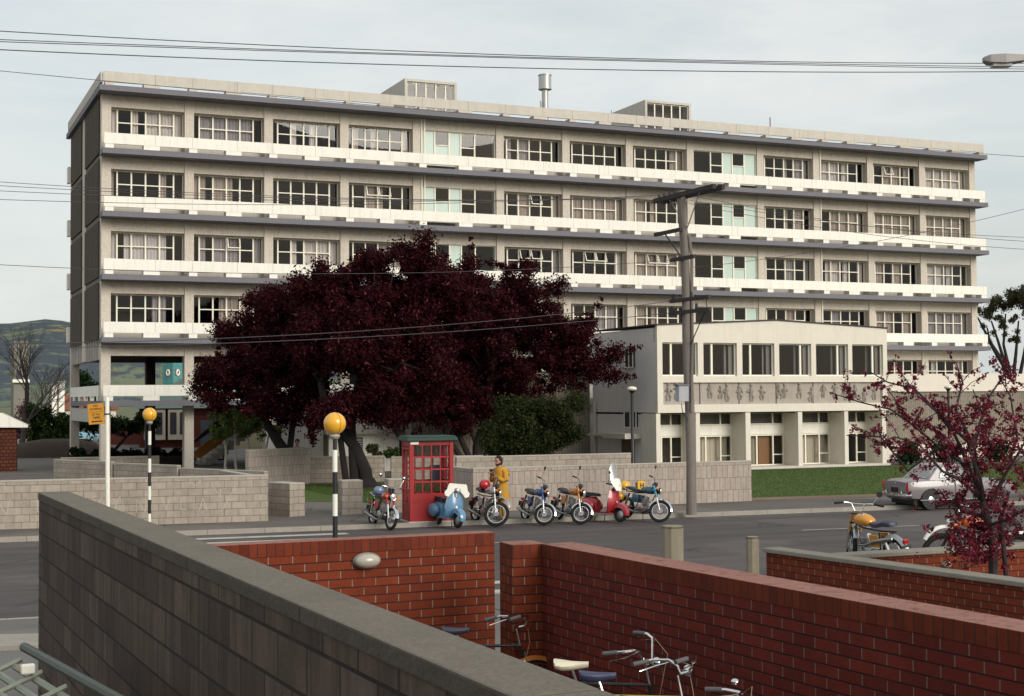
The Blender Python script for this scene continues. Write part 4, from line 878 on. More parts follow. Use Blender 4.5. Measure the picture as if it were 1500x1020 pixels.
# far right tufted tree
tuft=leafmat('tuft_leaf',(.03,.034,.018),(.085,.085,.045),.15)
p=at(1482,640,96); B0=Vector((p.x,p.y,0)); o=thing('tufted_tree','tall bare stemmed tree with dark tufted crown at the right end of the block','tree',B0); m=MB(); rg=random.Random(4); W=lambda px,py,dt=0: at(px,py,96+dt)-B0
for pts in ([(1482,640),(1476,545),(1462,500),(1452,470)],[(1482,600),(1478,540),(1470,505),(1473,460)],[(1480,590),(1488,520),(1492,470)],[(1476,545),(1455,510),(1445,490),(1432,465)],[(1484,600),(1500,520),(1510,460)],[(1478,560),(1466,525),(1450,500),(1446,480)]): limb(m,[W(*q) for q in pts],.17,.05,6)
m.build('trunk',bark,o,smooth=True)
pf=puffs([(*W(1462,440),1.7,1.6,.7),(*W(1490,435),1.8,1.6,.8),(*W(1440,452),.9,.9,.5),(*W(1515,445),1.6,1.6,1.0)],9,.42,8)+[(*W(1445+rg.uniform(-8,50),rg.uniform(460,505)),.22) for i in range(22)]
leaves('crown',pf,17000,.075,tuft,o,.02)
# blossom tree in the right foreground
p=at(1453,842,17.5); B0=Vector((p.x,p.y,.43)); BT_=thing('blossom_tree','young crab apple tree with crimson blossom in the right foreground','tree',B0); rg=random.Random(21)
W=lambda px,py,dt=0: at(px,py,17.5+dt)-B0
TR=MB(); limb(TR,[Vector((0,0,-.05)),W(1455,800),W(1448,770),W(1440,735)],.062,.045,8); limb(TR,[W(1475,850,.1),W(1470,800,.1),W(1466,760,.1),W(1478,720,.1)],.035,.022,6)
paths=[[(1440,735,0),(1430,700,.1),(1405,675,.2),(1375,655,.2),(1340,625,.25),(1305,600,.3),(1262,590,.35),(1215,575,.4)],
 [(1440,735,0),(1420,650,-.2),(1380,610,-.3),(1345,580,-.4),(1330,560,-.4)],
 [(1443,740,0),(1427,655,.1),(1435,620,.2),(1450,580,.2),(1470,550,.3),(1490,530,.3)],
 [(1445,745,0),(1470,700,-.2),(1500,650,-.4),(1520,610,-.4)],
 [(1440,735,0),(1410,705,-.3),(1380,690,-.5),(1345,650,-.6),(1310,640,-.6),(1275,655,-.6)],
 [(1437,725,0),(1400,640,.4),(1370,600,.5),(1340,570,.6),(1300,560,.6),(1275,545,.6)],
 [(1442,740,0),(1415,690,.5),(1385,640,.6),(1330,610,.7),(1300,570,.7)],
 [(1448,760,0),(1410,750,.3),(1395,735,.4),(1380,740,.4)],
 [(1452,745,0),(1475,690,.3),(1490,640,.4),(1480,580,.5),(1465,555,.5)],
 [(1448,770,0),(1480,760,-.3),(1510,740,-.4),(1540,730,-.4)],[(1440,735,0),(1436,700,-.4),(1420,660,-.6),(1440,610,-.6),(1425,570,-.6)],
 [(1427,655,.1),(1400,600,.1),(1410,560,.2),(1400,530,.2)],[(1455,800,0),(1430,790,.2),(1400,780,.3)],[(1450,770,0),(1470,800,.2),(1490,790,.3)],
 [(1375,655,.2),(1330,690,.3),(1290,640,.3),(1240,638,.3)]]
TW=[]
for pth in paths:
    P=[W(*q) for q in pth]; limb(TR,P,.024,.006,5)
    for a,b_ in zip(P[1:],P[2:]):
        for i in range(4):
            c=a.lerp(b_,rg.random()); d=Vector((rg.uniform(-1,1),rg.uniform(-1,1),rg.uniform(-.5,1))).normalized()*rg.uniform(.12,.38); TR.tube([c,c+d*.5+Vector((0,0,rg.uniform(-.04,.04))),c+d],[.006,.0045,.003],4,cap=False); TW+=[(c.x+d.x*q,c.y+d.y*q,c.z+d.z*q,rg.uniform(.025,.055)) for q in (.3,.55,.8,1.)]
        TW+=[(*a.lerp(b_,rg.random()),.035) for i in range(2)]
TR.build('trunk',pm('crab_bark',(.045,.032,.034),.9,.3,20,.4),BT_,smooth=True)
low=[(*W(1415+rg.gauss(18,20),rg.uniform(770,822),rg.uniform(-.4,.4)),.07) for i in range(60)]+[(*W(1450+rg.gauss(0,42),rg.uniform(600,830),rg.uniform(-.6,.6)),rg.uniform(.04,.09)) for i in range(230)]+[(*W(1400+rg.gauss(0,45),rg.uniform(590,760),rg.uniform(-.6,.6)),rg.uniform(.03,.07)) for i in range(60)]
bl=leafmat('crimson_blossom',(.13,.010,.024),(.32,.035,.07),.3,(.55,.17,.22),.13)
bz=leafmat('bronze_leaf',(.035,.012,.014),(.10,.03,.03),.3)
leaves('blossom',TW+low,9500,.019,bl,BT_,.1,asp=.9); leaves('foliage',TW+low,7500,.021,bz,BT_,.1)
# background left: bushes, mulch, walls, house, pale car
bushy('round_evergreen','round dark green bush with reddish top at the left end of the office block',75,690,94,[(72,622,30,28,0),(85,640,24,26,0),(60,640,18,20,0),(95,625,14,14,0)],13000,.12,green,31,.5,cat='shrub')
bushy('pink_shrub','hazy pinkish bare shrub left of the round evergreen',42,680,100,[(40,615,18,24,0),(30,640,14,14,0)],2600,.10,leafmat('pink_twig',(.14,.06,.07),(.26,.12,.13),.2),32,.5,cat='shrub')
bushy('dark_yard_tree','dark tree spreading behind the open ground storey',165,680,98,[(185,622,34,10,0),(160,628,22,14,0),(215,618,24,8,0),(130,620,18,8,0)],8000,.13,dgreen,33,.5,(185,640))
bushy('distant_bush','dark bush seen through the end opening of the first storey gallery',128,640,120,[(128,560,14,14,0),(140,572,16,9,0)],1800,.16,dgreen,34,.6,cat='shrub')
def hedge(label,x0,x1,y,z0,z1,seed,mat,n=4000):
    o=thing('hedge',label,'hedge',((x0+x1)/2,y,0)); L=x1-x0; rg=random.Random(seed)
    MB().box(-L/2,L/2,-.2,.2,z0,z1-.3).build('stems',pm('hedge_core',(.01,.015,.008),1,.2,4),o)
    leaves('foliage',[(rg.uniform(-L/2,L/2),rg.uniform(-.4,.4),rg.uniform(z0,z1-.15),.28) for i in range(int(L*14))],n,.1,mat,o,.2); return o
hedge('dark hedge on the left behind the end columns',-.2,2.6,9.8,.1,1.0,1,dgreen); hedge('dark hedge behind the free standing column, right of the other hedge',2.8,6.2,9.6,.1,.98,2,dgreen,4000)
m=MB(); p=at(82,680,88); m.sph((p.x,p.y,-.5),1,4.2,1.6,1.75,24,8,0,1); b_=m.build('mulch_bank',pm('brown_mulch',(.06,.042,.032),1,.35,2,1.),smooth=True); tag(b_,'low mound of dark brown mulch beyond the left end column','mound')
def farwall(name,label,pxa,pxb,pyb,t,z1,mat,cop=None,z0=0.,cat='wall'):
    a=at(pxa,pyb,t); b_=at(pxb,pyb,t); return wall(name,label,(a.x,a.y),(b_.x,b_.y),.25,z0,z1,mat,cop,.06,cat=cat)
farwall('far_brick_wall','distant red brick wall seen left of the end column',82,101,655,112,2.1,brkfar,pcop)
farwall('far_brick_wall','distant red brick wall seen through the open ground storey',160,262,655,112,2.05,brkfar,pcop)
farwall('far_pale_wall','distant low grey wall beyond the left path',24,84,660,105,1.35,pblk)
farwall('far_garden_wall','low stepped pale wall in front of the white posts',70,150,680,97,.55,pcop)
m0=None
for i in range(6):
    p=at(85+i*4.6,660,98); m=MB(); m.tube([(0,0,0),(0,0,1.0),(0,0,1.08)],[.085,.085,.05],8); b_=m.build('white_post',wht,None,(p.x,p.y,.15),smooth=True) if not m0 else m0.copy()
    if m0: COL.objects.link(b_); b_.location=(p.x,p.y,.15)
    else: m0=b_
    tag(b_,'short white post in the small row beyond the left end column','post','row of short white posts')
a=at(24,652,96); b_=at(80,652,96); o=thing('barrier_rail','thin orange rail on pale posts across the far left path','barrier',(a.x,a.y,0)); e=b_-a
MB().tube([(0,0,1.0),(e.x,e.y,1.0)],.035,6).build('rail',pm('faded_orange',(.45,.25,.11),.7,.1,3),o)
for q in (.05,.25,.97): MB().tube([(e.x*q,e.y*q,0),(e.x*q,e.y*q,1.0)],.06,6).build('post',wht,o)
# brick porch at the left frame edge
p=at(20,690,70); o=thing('brick_porch','brick porch with a pale sloping gable at the far left edge','building',(p.x,p.y,0)); o.rotation_euler.z=-.1
MB().box(-3.5,.12,0,2.5,0,2.35).build('brick_wall',brickmat('orange_dark_brick',(.16,.045,.02),(.10,.025,.015),.24,.17,.02,(.02,.012,.01),(.02,.012,.01),bump=.6),o)
m=MB(); m.prism([(-3.8,2.9),(-.6,3.0),(.65,2.38),(.65,2.28),(-3.8,2.34)],-.25,2.7); m.build('gable',white,o)
# far pale building behind the bare tree, with two white chimneys
p=at(33,640,230); cream_far=pm('distant_cream',(.22,.21,.18),.9,.2,1,streak=.4); o=thing('distant_block','distant pale building with a balcony behind the bare tree','building',(p.x,p.y,0)); MB().box(-1.4,.9,0,6,0,13.5).build('wall',cream_far,o); MB().box(-1.6,1.0,-.6,-.02,6.7,7.2).build('balcony',white,o); m=MB(); m.box(-1.0,-.2,-.03,0,7.3,8.7); m.build('window',dkroom,o)
for (pxx,lab) in ((80,'white chimney, left one of a distant pair'),(90.5,'white chimney, right one of a distant pair')):
    p=at(pxx,600,150); o=thing('chimney',lab,'chimney',(p.x,p.y,0),group='distant white chimneys'); w_=.24 if pxx<85 else .28
    MB().box(-w_,w_,0,.8,0,5.3 if pxx<85 else 5.6).build('stack',white,o); MB().box(-w_-.1,w_+.1,-.1,.9,5.3 if pxx<85 else 5.6,5.45 if pxx<85 else 5.75).build('cap',conc2,o)
p=at(90,640,160); o=thing('distant_cottage','distant low roof of rusty red beside the white chimneys','building',(p.x,p.y,0)); MB().box(-1,6,0,6,0,2.6).build('wall',cream,o); m=MB(); m.prism([(-1.4,2.6),(6.4,2.6),(5,4.3),(.4,4.3)],-.4,6.4); m.build('roof',pm('rust_roof',(.25,.09,.05),.9,.2,1),o)
# house with green roof under the block
p=at(255,660,104); o=thing('brick_house','dark brick house with cream bay windows and a green roof behind the block','building',(p.x,p.y,0)); o.rotation_euler.z=-.25
MB().box(-2.5,7.5,0,7,0,3.0).build('brick_wall',brkfar,o)
m=MB(); m.add([(-3.1,-.6,3.0),(4.2,-.6,3.0),(4.2,7.6,3.0),(-3.1,7.6,3.0),(.3,3,5.2),(.9,3.4,5.2)],[(0,1,5,4),(1,2,5),(2,3,4,5),(3,0,4)]); m.prism([(3.6,2.2),(7.8,2.2),(7.8,3.2),(3.6,3.2)],-2.2,-.62); m.build('roof',pm('green_iron_roof',(.13,.18,.15),.6,.15,2,streak=.3),o)
for q in (-2.1,-.4):
    f=MB(); f.prism([(q,.7),(q+1.5,.7),(q+1.5,2.9),(q,2.9)],-.5,-.02); f=f.build('bay_window',pm('bay_cream',(.55,.50,.40),.7,.1,2),o); m=MB()
    for r in (.15,.85): m.box(q+r,q+r+.45,-.54,-.50,1.1,2.7)
    m.build('pane',dkroom,f)
MB().box(1.9,2.8,-.05,-.0,0,2.1).build('door',pm('blue_grey_door',(.07,.09,.12),.5,.1,2),o)
MB().box(3.4,8,-2.3,-1.9,0,1.25).build('verandah_wall',pm('verandah_cream',(.38,.33,.22),.9,.1,2),o)
# pale teal panelled tower seen through the first storey gallery
p=at(253,600,150); s=150/F_; o=thing('teal_tower','pale teal panelled tower with two oval white emblems seen through the gallery','tower',(p.x,p.y,0)); o.rotation_euler.z=R_(-55)
zt=at(253,531,150).z
MB().box(-.74,.74,-.74,.74,0,zt).build('clad_wall',brickmat('teal_cladding',(.10,.30,.30),(.12,.34,.33),.9,.45,.02,(.05,.16,.17),(.05,.16,.17),offset=0),o)
MB().box(-.8,.8,-.8,.8,zt+.001,zt+.12).build('roof_edge',white,o)
wo=pm('emblem_white',(.8,.8,.75),.6,.05,3); bo=pm('emblem_brown',(.25,.13,.05),.7,.1,3)
for c,ax in (((.1,-.75,zt-1.1),'y'),((.78,-.05,zt-1.1),'x')):
    pl_=MB()
    if ax=='y': pl_.box(c[0]-.33,c[0]+.33,c[1]-.03,c[1],c[2]-.36,c[2]+.36)
    else: pl_.box(c[0]-.03,c[0],c[1]-.33,c[1]+.33,c[2]-.36,c[2]+.36)
    pl_=pl_.build('emblem_board',bo,o); g=MB(); g.torus((0,0,0),(0,1,0) if ax=='y' else (1,0,0),.2,.075,20,6); g=g.build('emblem_ring',wo,pl_,(c[0]+(.0 if ax=='y' else .03),c[1]-(.05 if ax=='y' else 0),c[2])); g.scale.z=1.35
# flowering climber
cl=gp(549,704,.12); o=thing('flowering_climber','reddish flowering climber on the gap in the garden wall','shrub',(cl.x,cl.y+.2,.12)); MB().tube([(0,0,0),(0,0,1.2)],.04,6).build('stem',bark,o)
leaves('foliage',[(rnd.uniform(-.2,.3),0,rnd.uniform(.1,1.5),.16) for i in range(16)],1200,.07,leafmat('climber_leaf',(.03,.05,.015),(.09,.1,.03),.2,(.25,.04,.09),.2),o,.2)
leaves('overhanging_foliage',[(rnd.uniform(.2,1.9),0,rnd.uniform(1.05,1.3),.14) for i in range(14)],900,.06,green,o,.2)
# shrubs at the ribbed block
for (x,y,lab) in ((37.2,-13.2,'small dark shrub at the right foot of the annex'),(39.4,-13.4,'rounded dark shrub left of the grey car roof'),(42.8,-13,'dark shrub against the low cream wall, mostly behind blossom')):
    o=thing('foundation_shrub',lab,'shrub',(x,y,.12)); MB().tube([(0,0,0),(0,0,.5)],.06,6).build('stem',bark,o); leaves('foliage',[(rnd.uniform(-.6,.6),rnd.uniform(-.3,.3),rnd.uniform(.2,.9),.3) for i in range(16)],1600,.09,dgreen,o,.3)
# ------------------------------------------------------------ motorcycles
def paintm(name,col): return pm(name,col,.28,.08,6,coat=.6,grime=.15)
MIR=pm('mirror_glass',(.35,.36,.36),.08,.05,3,metal=.9)
def arc(c,R,a0,a1,w,th,n=14):
    """mudguard strip in the x-z plane around c, width w across y"""
    rings=[]
    for i in range(n+1):
        a=a0+(a1-a0)*i/n; u=Vector((cos(a),0,sin(a)))
        rings.append([c+u*R+Vector((0,-w/2,0))-u*.03,c+u*(R+.012)+Vector((0,-w/4,0)),c+u*(R+.012)+Vector((0,w/4,0)),c+u*R+Vector((0,w/2,0))-u*.03,c+u*(R-th)+Vector((0,w/4,0)),c+u*(R-th)+Vector((0,-w/4,0))])
    return rings
def motorcycle(label,p,head,steer,col,opts,group,lean=-7,z0=.0,pitch=0):
    o=thing('motorcycle',label,'motorcycle',(p[0],p[1],z0),group=group); 
    o.rotation_mode='ZYX' if False else 'XYZ'
    M=Matrix.Rotation(head,4,'Z')@Matrix.Rotation(math.radians(pitch),4,'Y')@Matrix.Rotation(math.radians(lean),4,'X'); o.rotation_euler=M.to_euler()
    R=opts.get('R',.315); rt=opts.get('tyre',.045); wb=opts.get('wb',1.28); fx=wb/2; trail=opts.get('trail',False)
    paint_=paintm(col[0],col[1]); side=paintm(*opts['side']) if 'side' in opts else paint_; fork=paintm(*opts['fork']) if 'fork' in opts else paint_
    top=Vector((fx-.33,0,1.0 if not trail else 1.06)); ax=Vector((fx,0,R+(0 if not trail else .015))); piv=Vector((fx-.2,0,0))
    sax=(top-ax).normalized(); RS=Matrix.Rotation(steer,4,sax)
    def fr(v): return (RS@(Vector(v)-top))+top           # turn with the steering
    def wheel(c,xf,nm,RR):
        t_=MB(xf); t_.torus(c,(0,1,0),RR-rt,rt,36,8); w_=t_.build(nm,rubber,o,smooth=True)
        r_=MB(xf); r_.torus(c,(0,1,0),RR-rt*2-.006,.016,36,6); r_.build('rim',opts.get('rim',chrome),w_,smooth=True)
        h_=MB(xf); h_.tube([c+Vector((0,-.06,0)),c+Vector((0,-.055,0)),c+Vector((0,.055,0)),c+Vector((0,.06,0))],[.03,.078,.078,.03],16); h_.build('hub',alu,w_,smooth=True)
        s_=MB(xf)
        for i in range(18):
            a=2*PI*i/18; b_=a+(.35 if i%2 else -.35); s_.tube([c+Vector((.07*cos(a),.03*(1 if i%2 else -1),.07*sin(a))),c+Vector(((RR-rt*2-.01)*cos(b_),0,(RR-rt*2-.01)*sin(b_)))],.0028,3,cap=False)
        s_.build('spokes',alu,w_)
        return w_
    wheel(ax,fr,'front_wheel',R+(.015 if trail else 0)); rc=Vector((-wb/2,0,R)); wheel(rc,None,'rear_wheel',R)
    # forks
    m=MB(fr); m2=MB(fr)
    for s_ in (-1,1):
        yy=.095*s_; off=Vector((0,yy,0)); mid=ax.lerp(top,.52); m.tube([ax+off,mid+off],[.026,.029],10); m2.tube([mid+off,top+off],.034 if not trail else .022,10)
    m.build('fork_legs',opts.get('forkleg',chrome),o,smooth=True); m2.build('fork_shrouds',fork,o,smooth=True)
    m=MB(fr); m.cbox(top+Vector((.0,0,.0)),.09,.24,.03); m.cbox(top.lerp(ax,.26),.09,.24,.03); m.build('fork_yoke',dkmetal,o,bevel=.006)
    if trail: m=MB(fr); m.loft(arc(ax+sax*.11,R+.05,.45,2.75,.11,.01)); m.build('front_mudguard',opts.get('guard',chrome),o,smooth=True)
    else: m=MB(fr); m.loft(arc(ax,R+.022,.15,2.9,.11,.01)); m.build('front_mudguard',opts.get('guard',chrome),o,smooth=True)
    hl=top.lerp(ax,.15)+Vector((.12,0,.0))
    if opts.get('lamp',True):
        m=MB(fr); m.tube([hl+Vector((-.10,0,0)),hl+Vector((-.06,0,0)),hl+Vector((0,0,0)),hl+Vector((.05,0,0))],[.03,.075,.09,.092],18); sh=m.build('headlight',opts.get('shell',black),o,smooth=True)
        m=MB(fr); m.sph(hl+Vector((.045,0,0)),.084,.4,1,1,18,10); m.build('lens',lens,sh,smooth=True); m=MB(fr); m.torus(hl+Vector((.05,0,0)),(1,0,0),.09,.009,24,5); m.build('lamp_rim',chrome,sh,smooth=True)
        for s_ in (-1,1):
            m=MB(fr); m.tube([hl+Vector((-.03,.09*s_,0)),hl+Vector((-.03,.16*s_,0))],.008,5); m.tube([hl+Vector((-.05,.18*s_,0)),hl+Vector((.01,.18*s_,0))],[.02,.034],10); m.build('indicator',amber,o,smooth=True)
        m=MB(fr)
        for s_ in (-1,1): m.tube([top+Vector((.03,.05*s_,.02)),top+Vector((.05,.05*s_,.09)),top+Vector((.04,.05*s_,.11))],[.035,.042,.04],12)
        m.build('instruments',black,o,smooth=True)
    # handlebar
    bh=opts.get('bar',.20); bw_=opts.get('barw',.38); pts=[(0,0,.05),(-.0,.06,.05),(.01,.13,.05+bh*.9),(-.03,.24,.05+bh),(-.10,bw_,.03+bh)]
    pts=[(a-.01,-b_,c) for a,b_,c in pts[::-1]]+[(a-.01,b_,c) for a,b_,c in pts]
    m=MB(fr); m.tube([top+Vector(q) for q in pts],.0135,8)
    if trail: m.tube([top+Vector((0,-.15,.05+bh*.9)),top+Vector((0,.15,.05+bh*.9))],.009,6)
    m.build('handlebar',chrome,o,smooth=True)
    for s_ in (-1,1):
        e=top+Vector(pts[-1] if s_>0 else pts[0]); i_=top+Vector(pts[-2] if s_>0 else pts[1]); m=MB(fr); d_=(e-i_).normalized(); m.tube([i_.lerp(e,.2),e+d_*.03],.021,8); m.build('grip',rubber,o,smooth=True)
        m=MB(fr); b0=i_.lerp(e,.1); m.tube([b0+Vector((.03,0,-.01)),b0+Vector((.07,.05*s_,-.02)),e+Vector((.065,0,-.03))],.007,5); m.build('lever',alu,o,smooth=True)
    for s_ in opts.get('mirrors',(-1,)):
        b0=top+Vector((-.02,.27*s_,.05+bh)); e=b0+Vector((.0,.10*s_,.24)) if opts.get('mh') is None else b0+Vector(opts['mh'])*1.; m=MB(fr); m.tube([b0,b0.lerp(e,.5)+Vector((0,0,.02)),e],.006,5); mr=m.build('mirror_stem',chrome,o,smooth=True)
        m=MB(fr); m.tube([e+Vector((.02,0,.04)),e+Vector((.0,0,.04)),e+Vector((-.012,0,.04))],[.03,.058,.055],14); m.build('mirror',MIR if opts.get('mchrome') else black,mr,smooth=True)
    # tank
    tz=.86 if not trail else .92; tx0,tx1=-.10,.36; rings=[]
    for q,w_,h0,h1 in ((0,.05,.05,.08),(.08,.105,.0,.13),(.35,.135,-.03,.17),(.65,.145,-.04,.185),(.88,.12,-.03,.165),(.97,.08,.0,.13),(1,.03,.04,.09)):
        x=tx0+(tx1-tx0)*q; z_=tz-.05+ (0 if not trail else .03*q); c=[]
        for i in range(14):
            a=2*PI*i/14; ca,sa=cos(a),sin(a); c.append((x,w_*math.copysign(abs(ca)**.7,ca),z_+(h0+h1)/2+(h1-h0)/2*math.copysign(abs(sa)**.8,sa)))
        rings.append(c)
    m=MB(); m.loft(rings); tk=m.build('tank',paint_,o,smooth=True)
    m=MB(); m.tube([(tx0+.26,0,tz+.12),(tx0+.26,0,tz+.16)],[.03,.028],12); m.build('filler_cap',chrome,tk,smooth=True)
    if 'stripe' in opts:
        for s_ in (-1,1): m=MB(); m.tube([(tx0+.12,.128*s_,tz-.0),(tx0+.3,.142*s_,tz+.03),(tx0+.42,.118*s_,tz+.055)],[.012,.03,.012],8,sq=.3); m.build('tank_badge',opts['stripe'],tk,smooth=True)
    # seat
    rings=[]; sx0,sx1=-.72,-.08
    for q,w_,h in ((0,.05,.04),(.05,.10,.08),(.3,.125,.10),(.6,.12,.09),(.85,.10,.075),(1,.06,.05)):
        x=sx0+(sx1-sx0)*q; z_=tz-.06+(.04 if q<.4 else .0)+(.02 if q>.9 else 0); rings.append([(x,-w_,z_),(x,-w_*.98,z_+h*.7),(x,-w_*.7,z_+h),(x,w_*.7,z_+h),(x,w_*.98,z_+h*.7),(x,w_,z_)])
    m=MB(); m.loft(rings); m.build('seat',opts.get('seatm',seatm),o,smooth=True)
    # frame, engine, exhaust
    m=MB(); hp=top.lerp(ax,.28)
    m.tube([hp,(.2,0,.80),(-.35,0,.78),(-.75,0,.80)],.017,6); m.tube([hp,(.33,0,.55),(.28,0,.27),(-.05,0,.24),(-.22,0,.30),(-.25,0,.75)],.016,6)
    for s_ in (-1,1): m.tube([(-.22,.07*s_,.36),(-wb/2,.09*s_,R)],.016,6); m.tube([(-wb/2+.03,.105*s_,R+.02),(-.50,.11*s_,.74)],.027,8)
    m.tube([(-.10,.10,.28),(-.22,.28,.0)],.010,6)
    m.build('frame',black if not opts.get('frame') else opts['frame'],o,smooth=True)
    m=MB()
    for s_ in (-1,1): m.tube([(-wb/2+.04,.105*s_,R+.05),(-.53,.11*s_,.64)],.034,8)
    m.build('rear_springs',chrome,o,smooth=True)
    m=MB(); m.tube([(.0,-.14,.36),(.0,-.12,.36),(.0,.12,.36),(.0,.14,.36)],[.06,.115,.115,.06],16); m.tube([(.12,-.10,.36),(.12,.10,.36)],.07,12); m.cbox(Vector((-.12,0,.36)),.2,.18,.17)
    eg=m.build('engine',alu,o,smooth=True)
    m=MB(); cy=Vector((.06,0,.46)); cu=Vector((.25,0,1)).normalized()
    for i in range(7):
        c=cy+cu*(.028*i); m.add([c+Vector(q) for q in ((-.07,-.12,0),(.09,-.12,0),(.09,.12,0),(-.07,.12,0),(-.07,-.12,.012),(.09,-.12,.012),(.09,.12,.012),(-.07,.12,.012))],[(0,3,2,1),(4,5,6,7),(0,1,5,4),(1,2,6,5),(2,3,7,6),(3,0,4,7)])
    m.tube([cy,cy+cu*.24],.075,12); m.build('cylinder_fins',alu,eg)
    for s_ in opts.get('pipes',(-1,1)):
        m=MB()
        if opts.get('high'): m.tube([(.15,.06*s_,.56),(.22,.13*s_,.50),(.0,.16*s_,.52),(-.3,.17*s_,.62),(-.75,.16*s_,.70),(-.8,.16*s_,.71)],[.018,.02,.022,.04,.045,.02],10)
        else: m.tube([(.14,.07*s_,.56),(.27,.10*s_,.50),(.24,.12*s_,.30),(.05,.15*s_,.22),(-.2,.16*s_,.23),(-.45,.17*s_,.27),(-.84,.18*s_,.34),(-.86,.18*s_,.345)],[.018,.02,.02,.02,.035,.043,.04,.015],10)
        m.build('exhaust',pm('dull_chrome',(.30,.29,.28),.3,.2,10,metal=.9),o,smooth=True)
    for s_ in (-1,1): MB().prism([(-.38,.50),(-.13,.50),(-.10,.72),(-.36,.73)],.12*s_-.015,.12*s_+.015).build('side_panel',side,o,bevel=.01)
    m=MB(); m.tube([(.0,-.28,.30),(.0,.28,.30)],.012,6); m.build('footrests',rubber,o)
    m=MB(); m.loft(arc(rc,R+.04,.9,3.0,.13,.01)); m.build('rear_mudguard',opts.get('guard',chrome),o,smooth=True)
    tl=rc+Vector((-.33,0,.30)); m=MB(); m.cbox(tl,.06,.10,.07); m.build('tail_light',redglass,o,bevel=.008)
    m=MB(); m.cbox(tl+Vector((-.01,0,-.13)),.008,.2,.13); m.build('number_plate',opts.get('plate',black),o)
    if opts.get('rack'):
        m=MB()
        for s_ in (-1,1): m.tube([(-.45,.12*s_,.82),(-.85,.12*s_,.90),(-1.0,.10*s_,.82),(-.98,.1*s_,.66)],.009,6)
        m.tube([(-.85,-.12,.90),(-.85,.12,.90)],.009,6); m.build('rear_carrier',chrome,o,smooth=True)
    return o
GP='motorcycles and scooters parked at the kerb'
WHT2=pm('tank_white',(.75,.72,.65),.4,.05,3)
def parked(px,py,headdeg,*a,**k):
    p=gp(px,py,.05); return p
KW=dict(lean=-8,z0=.03,pitch=1.6)   # rear wheel stands a little higher, on the kerb
p=at(558,773,38.7); b1=motorcycle('red motorcycle facing the camera, leftmost of the row, left of the telephone box',(p.x,p.y),R_(-86),R_(6),('bike_red',(.40,.012,.012)),dict(mirrors=(-1,1),mh=(.05,.0,.16),mchrome=True,rack=True,R=.31,bar=.10,stripe=None) if False else dict(mirrors=(-1,1),mchrome=True,rack=True,R=.31,bar=.10,barw=.40),GP,**KW)
p=at(710,770,39.5); b2=motorcycle('trail motorcycle with bare metal tank beside the man in the mustard coat',(p.x,p.y),R_(-88),R_(50),('bike_silver',(.36,.33,.32)),dict(trail=True,R=.345,tyre=.05,bar=.20,mirrors=(),stripe=redglass,wb=1.36,guard=alu,fork=('fork_white',(.75,.73,.68)),pipes=(-1,),side=('bike_silver',0)),GP,**KW)
p=at(782,768,39.8); b3=motorcycle('dark blue motorcycle, first one right of the man in the coat',(p.x,p.y),R_(-90),R_(48),('bike_blue',(.02,.06,.22)),dict(R=.305,bar=.16,mirrors=(-1,),stripe=WHT2,pipes=(-1,1)),GP,**KW)
p=at(833,767,40.0); b4=motorcycle('orange gold motorcycle between the dark blue one and the red scooter',(p.x,p.y),R_(-86),R_(44),('bike_orange',(.50,.17,.012)),dict(R=.305,bar=.16,mirrors=(-1,),stripe=WHT2),GP,**KW)
p=at(940,765,40.4); b5=motorcycle('teal and black motorcycle at the right end of the row, by the H plate',(p.x,p.y),R_(-74),R_(38),('bike_teal',(.015,.08,.13)),dict(R=.32,bar=.14,mirrors=(-1,),wb=1.36,rack=True,fork=('fork_teal',(.03,.25,.38))),GP,**KW)
# near side trail bikes
p=at(1283,812,26.2); b6=motorcycle('orange trail motorcycle seen from behind over the coped brick wall',(p.x,p.y),R_(90),R_(-30),('trail_orange',(.62,.26,.015)),dict(trail=True,R=.345,bar=.15,barw=.43,mirrors=(-1,),mh=(-.05,-.10,.15),lamp=False,high=True,pipes=(1,),guard=alu,seatm=pm('blue_black_vinyl',(.03,.035,.07),.5,.2,8),plate=pm('plate_dark',(.03,.03,.03),.4,.1,5)),'trail motorcycles on the near side',lean=-9,z0=.3)
tt=text_mesh('21 838',.075,wht,b6,(-1.025,0,.465),(PI/2,0,-PI/2),name='plate_number',bold=.002)
p=at(1434,812,25.6); b7=motorcycle('trail motorcycle half hidden by the blossom tree, white front mudguard raised',(p.x,p.y),R_(158),R_(4),('tank_orange',(.55,.10,.012)),dict(trail=True,R=.37,bar=.2,mirrors=(),guard=wht,rim=dkmetal,forkleg=dkmetal,wb=1.4),'trail motorcycles on the near side',lean=-6,z0=.3)
# helmets
def helmet(label,p,mat,r=.135,rz=0):
    o=thing('helmet',label,'helmet',p,rz,group='motorcycle helmets'); m=MB(); m.sph((0,0,r*.8),r,1.08,.95,1.,20,12,-.7,1); m.build('shell',mat,o,smooth=True); m=MB(); m.torus((0,0,r*.12),(0,0,1),r*.72,.012,20,5); m.build('rim',black,o,smooth=True); return o
def on(b_,v): bpy.context.view_layer.update(); return b_.matrix_world@Vector(v)
helmet('grey blue helmet resting on the seat of the red motorcycle',on(b1,(-.45,0,.88)),paintm('helmet_blue',(.16,.20,.34)))
helmet('red helmet on the seat of the trail motorcycle by the man',on(b2,(-.30,0,.97)),paintm('helmet_red',(.45,.012,.02)),.15)
helmet('upper of two yellow helmets hung behind the teal motorcycle',on(b5,(-.83,.02,.82)),paintm('helmet_yellow',(.72,.40,.01)),.15)
helmet('lower of two yellow helmets hung behind the teal motorcycle',on(b5,(-.86,-.1,.50)),paintm('helmet_yellow2',(.68,.37,.01)),.14)
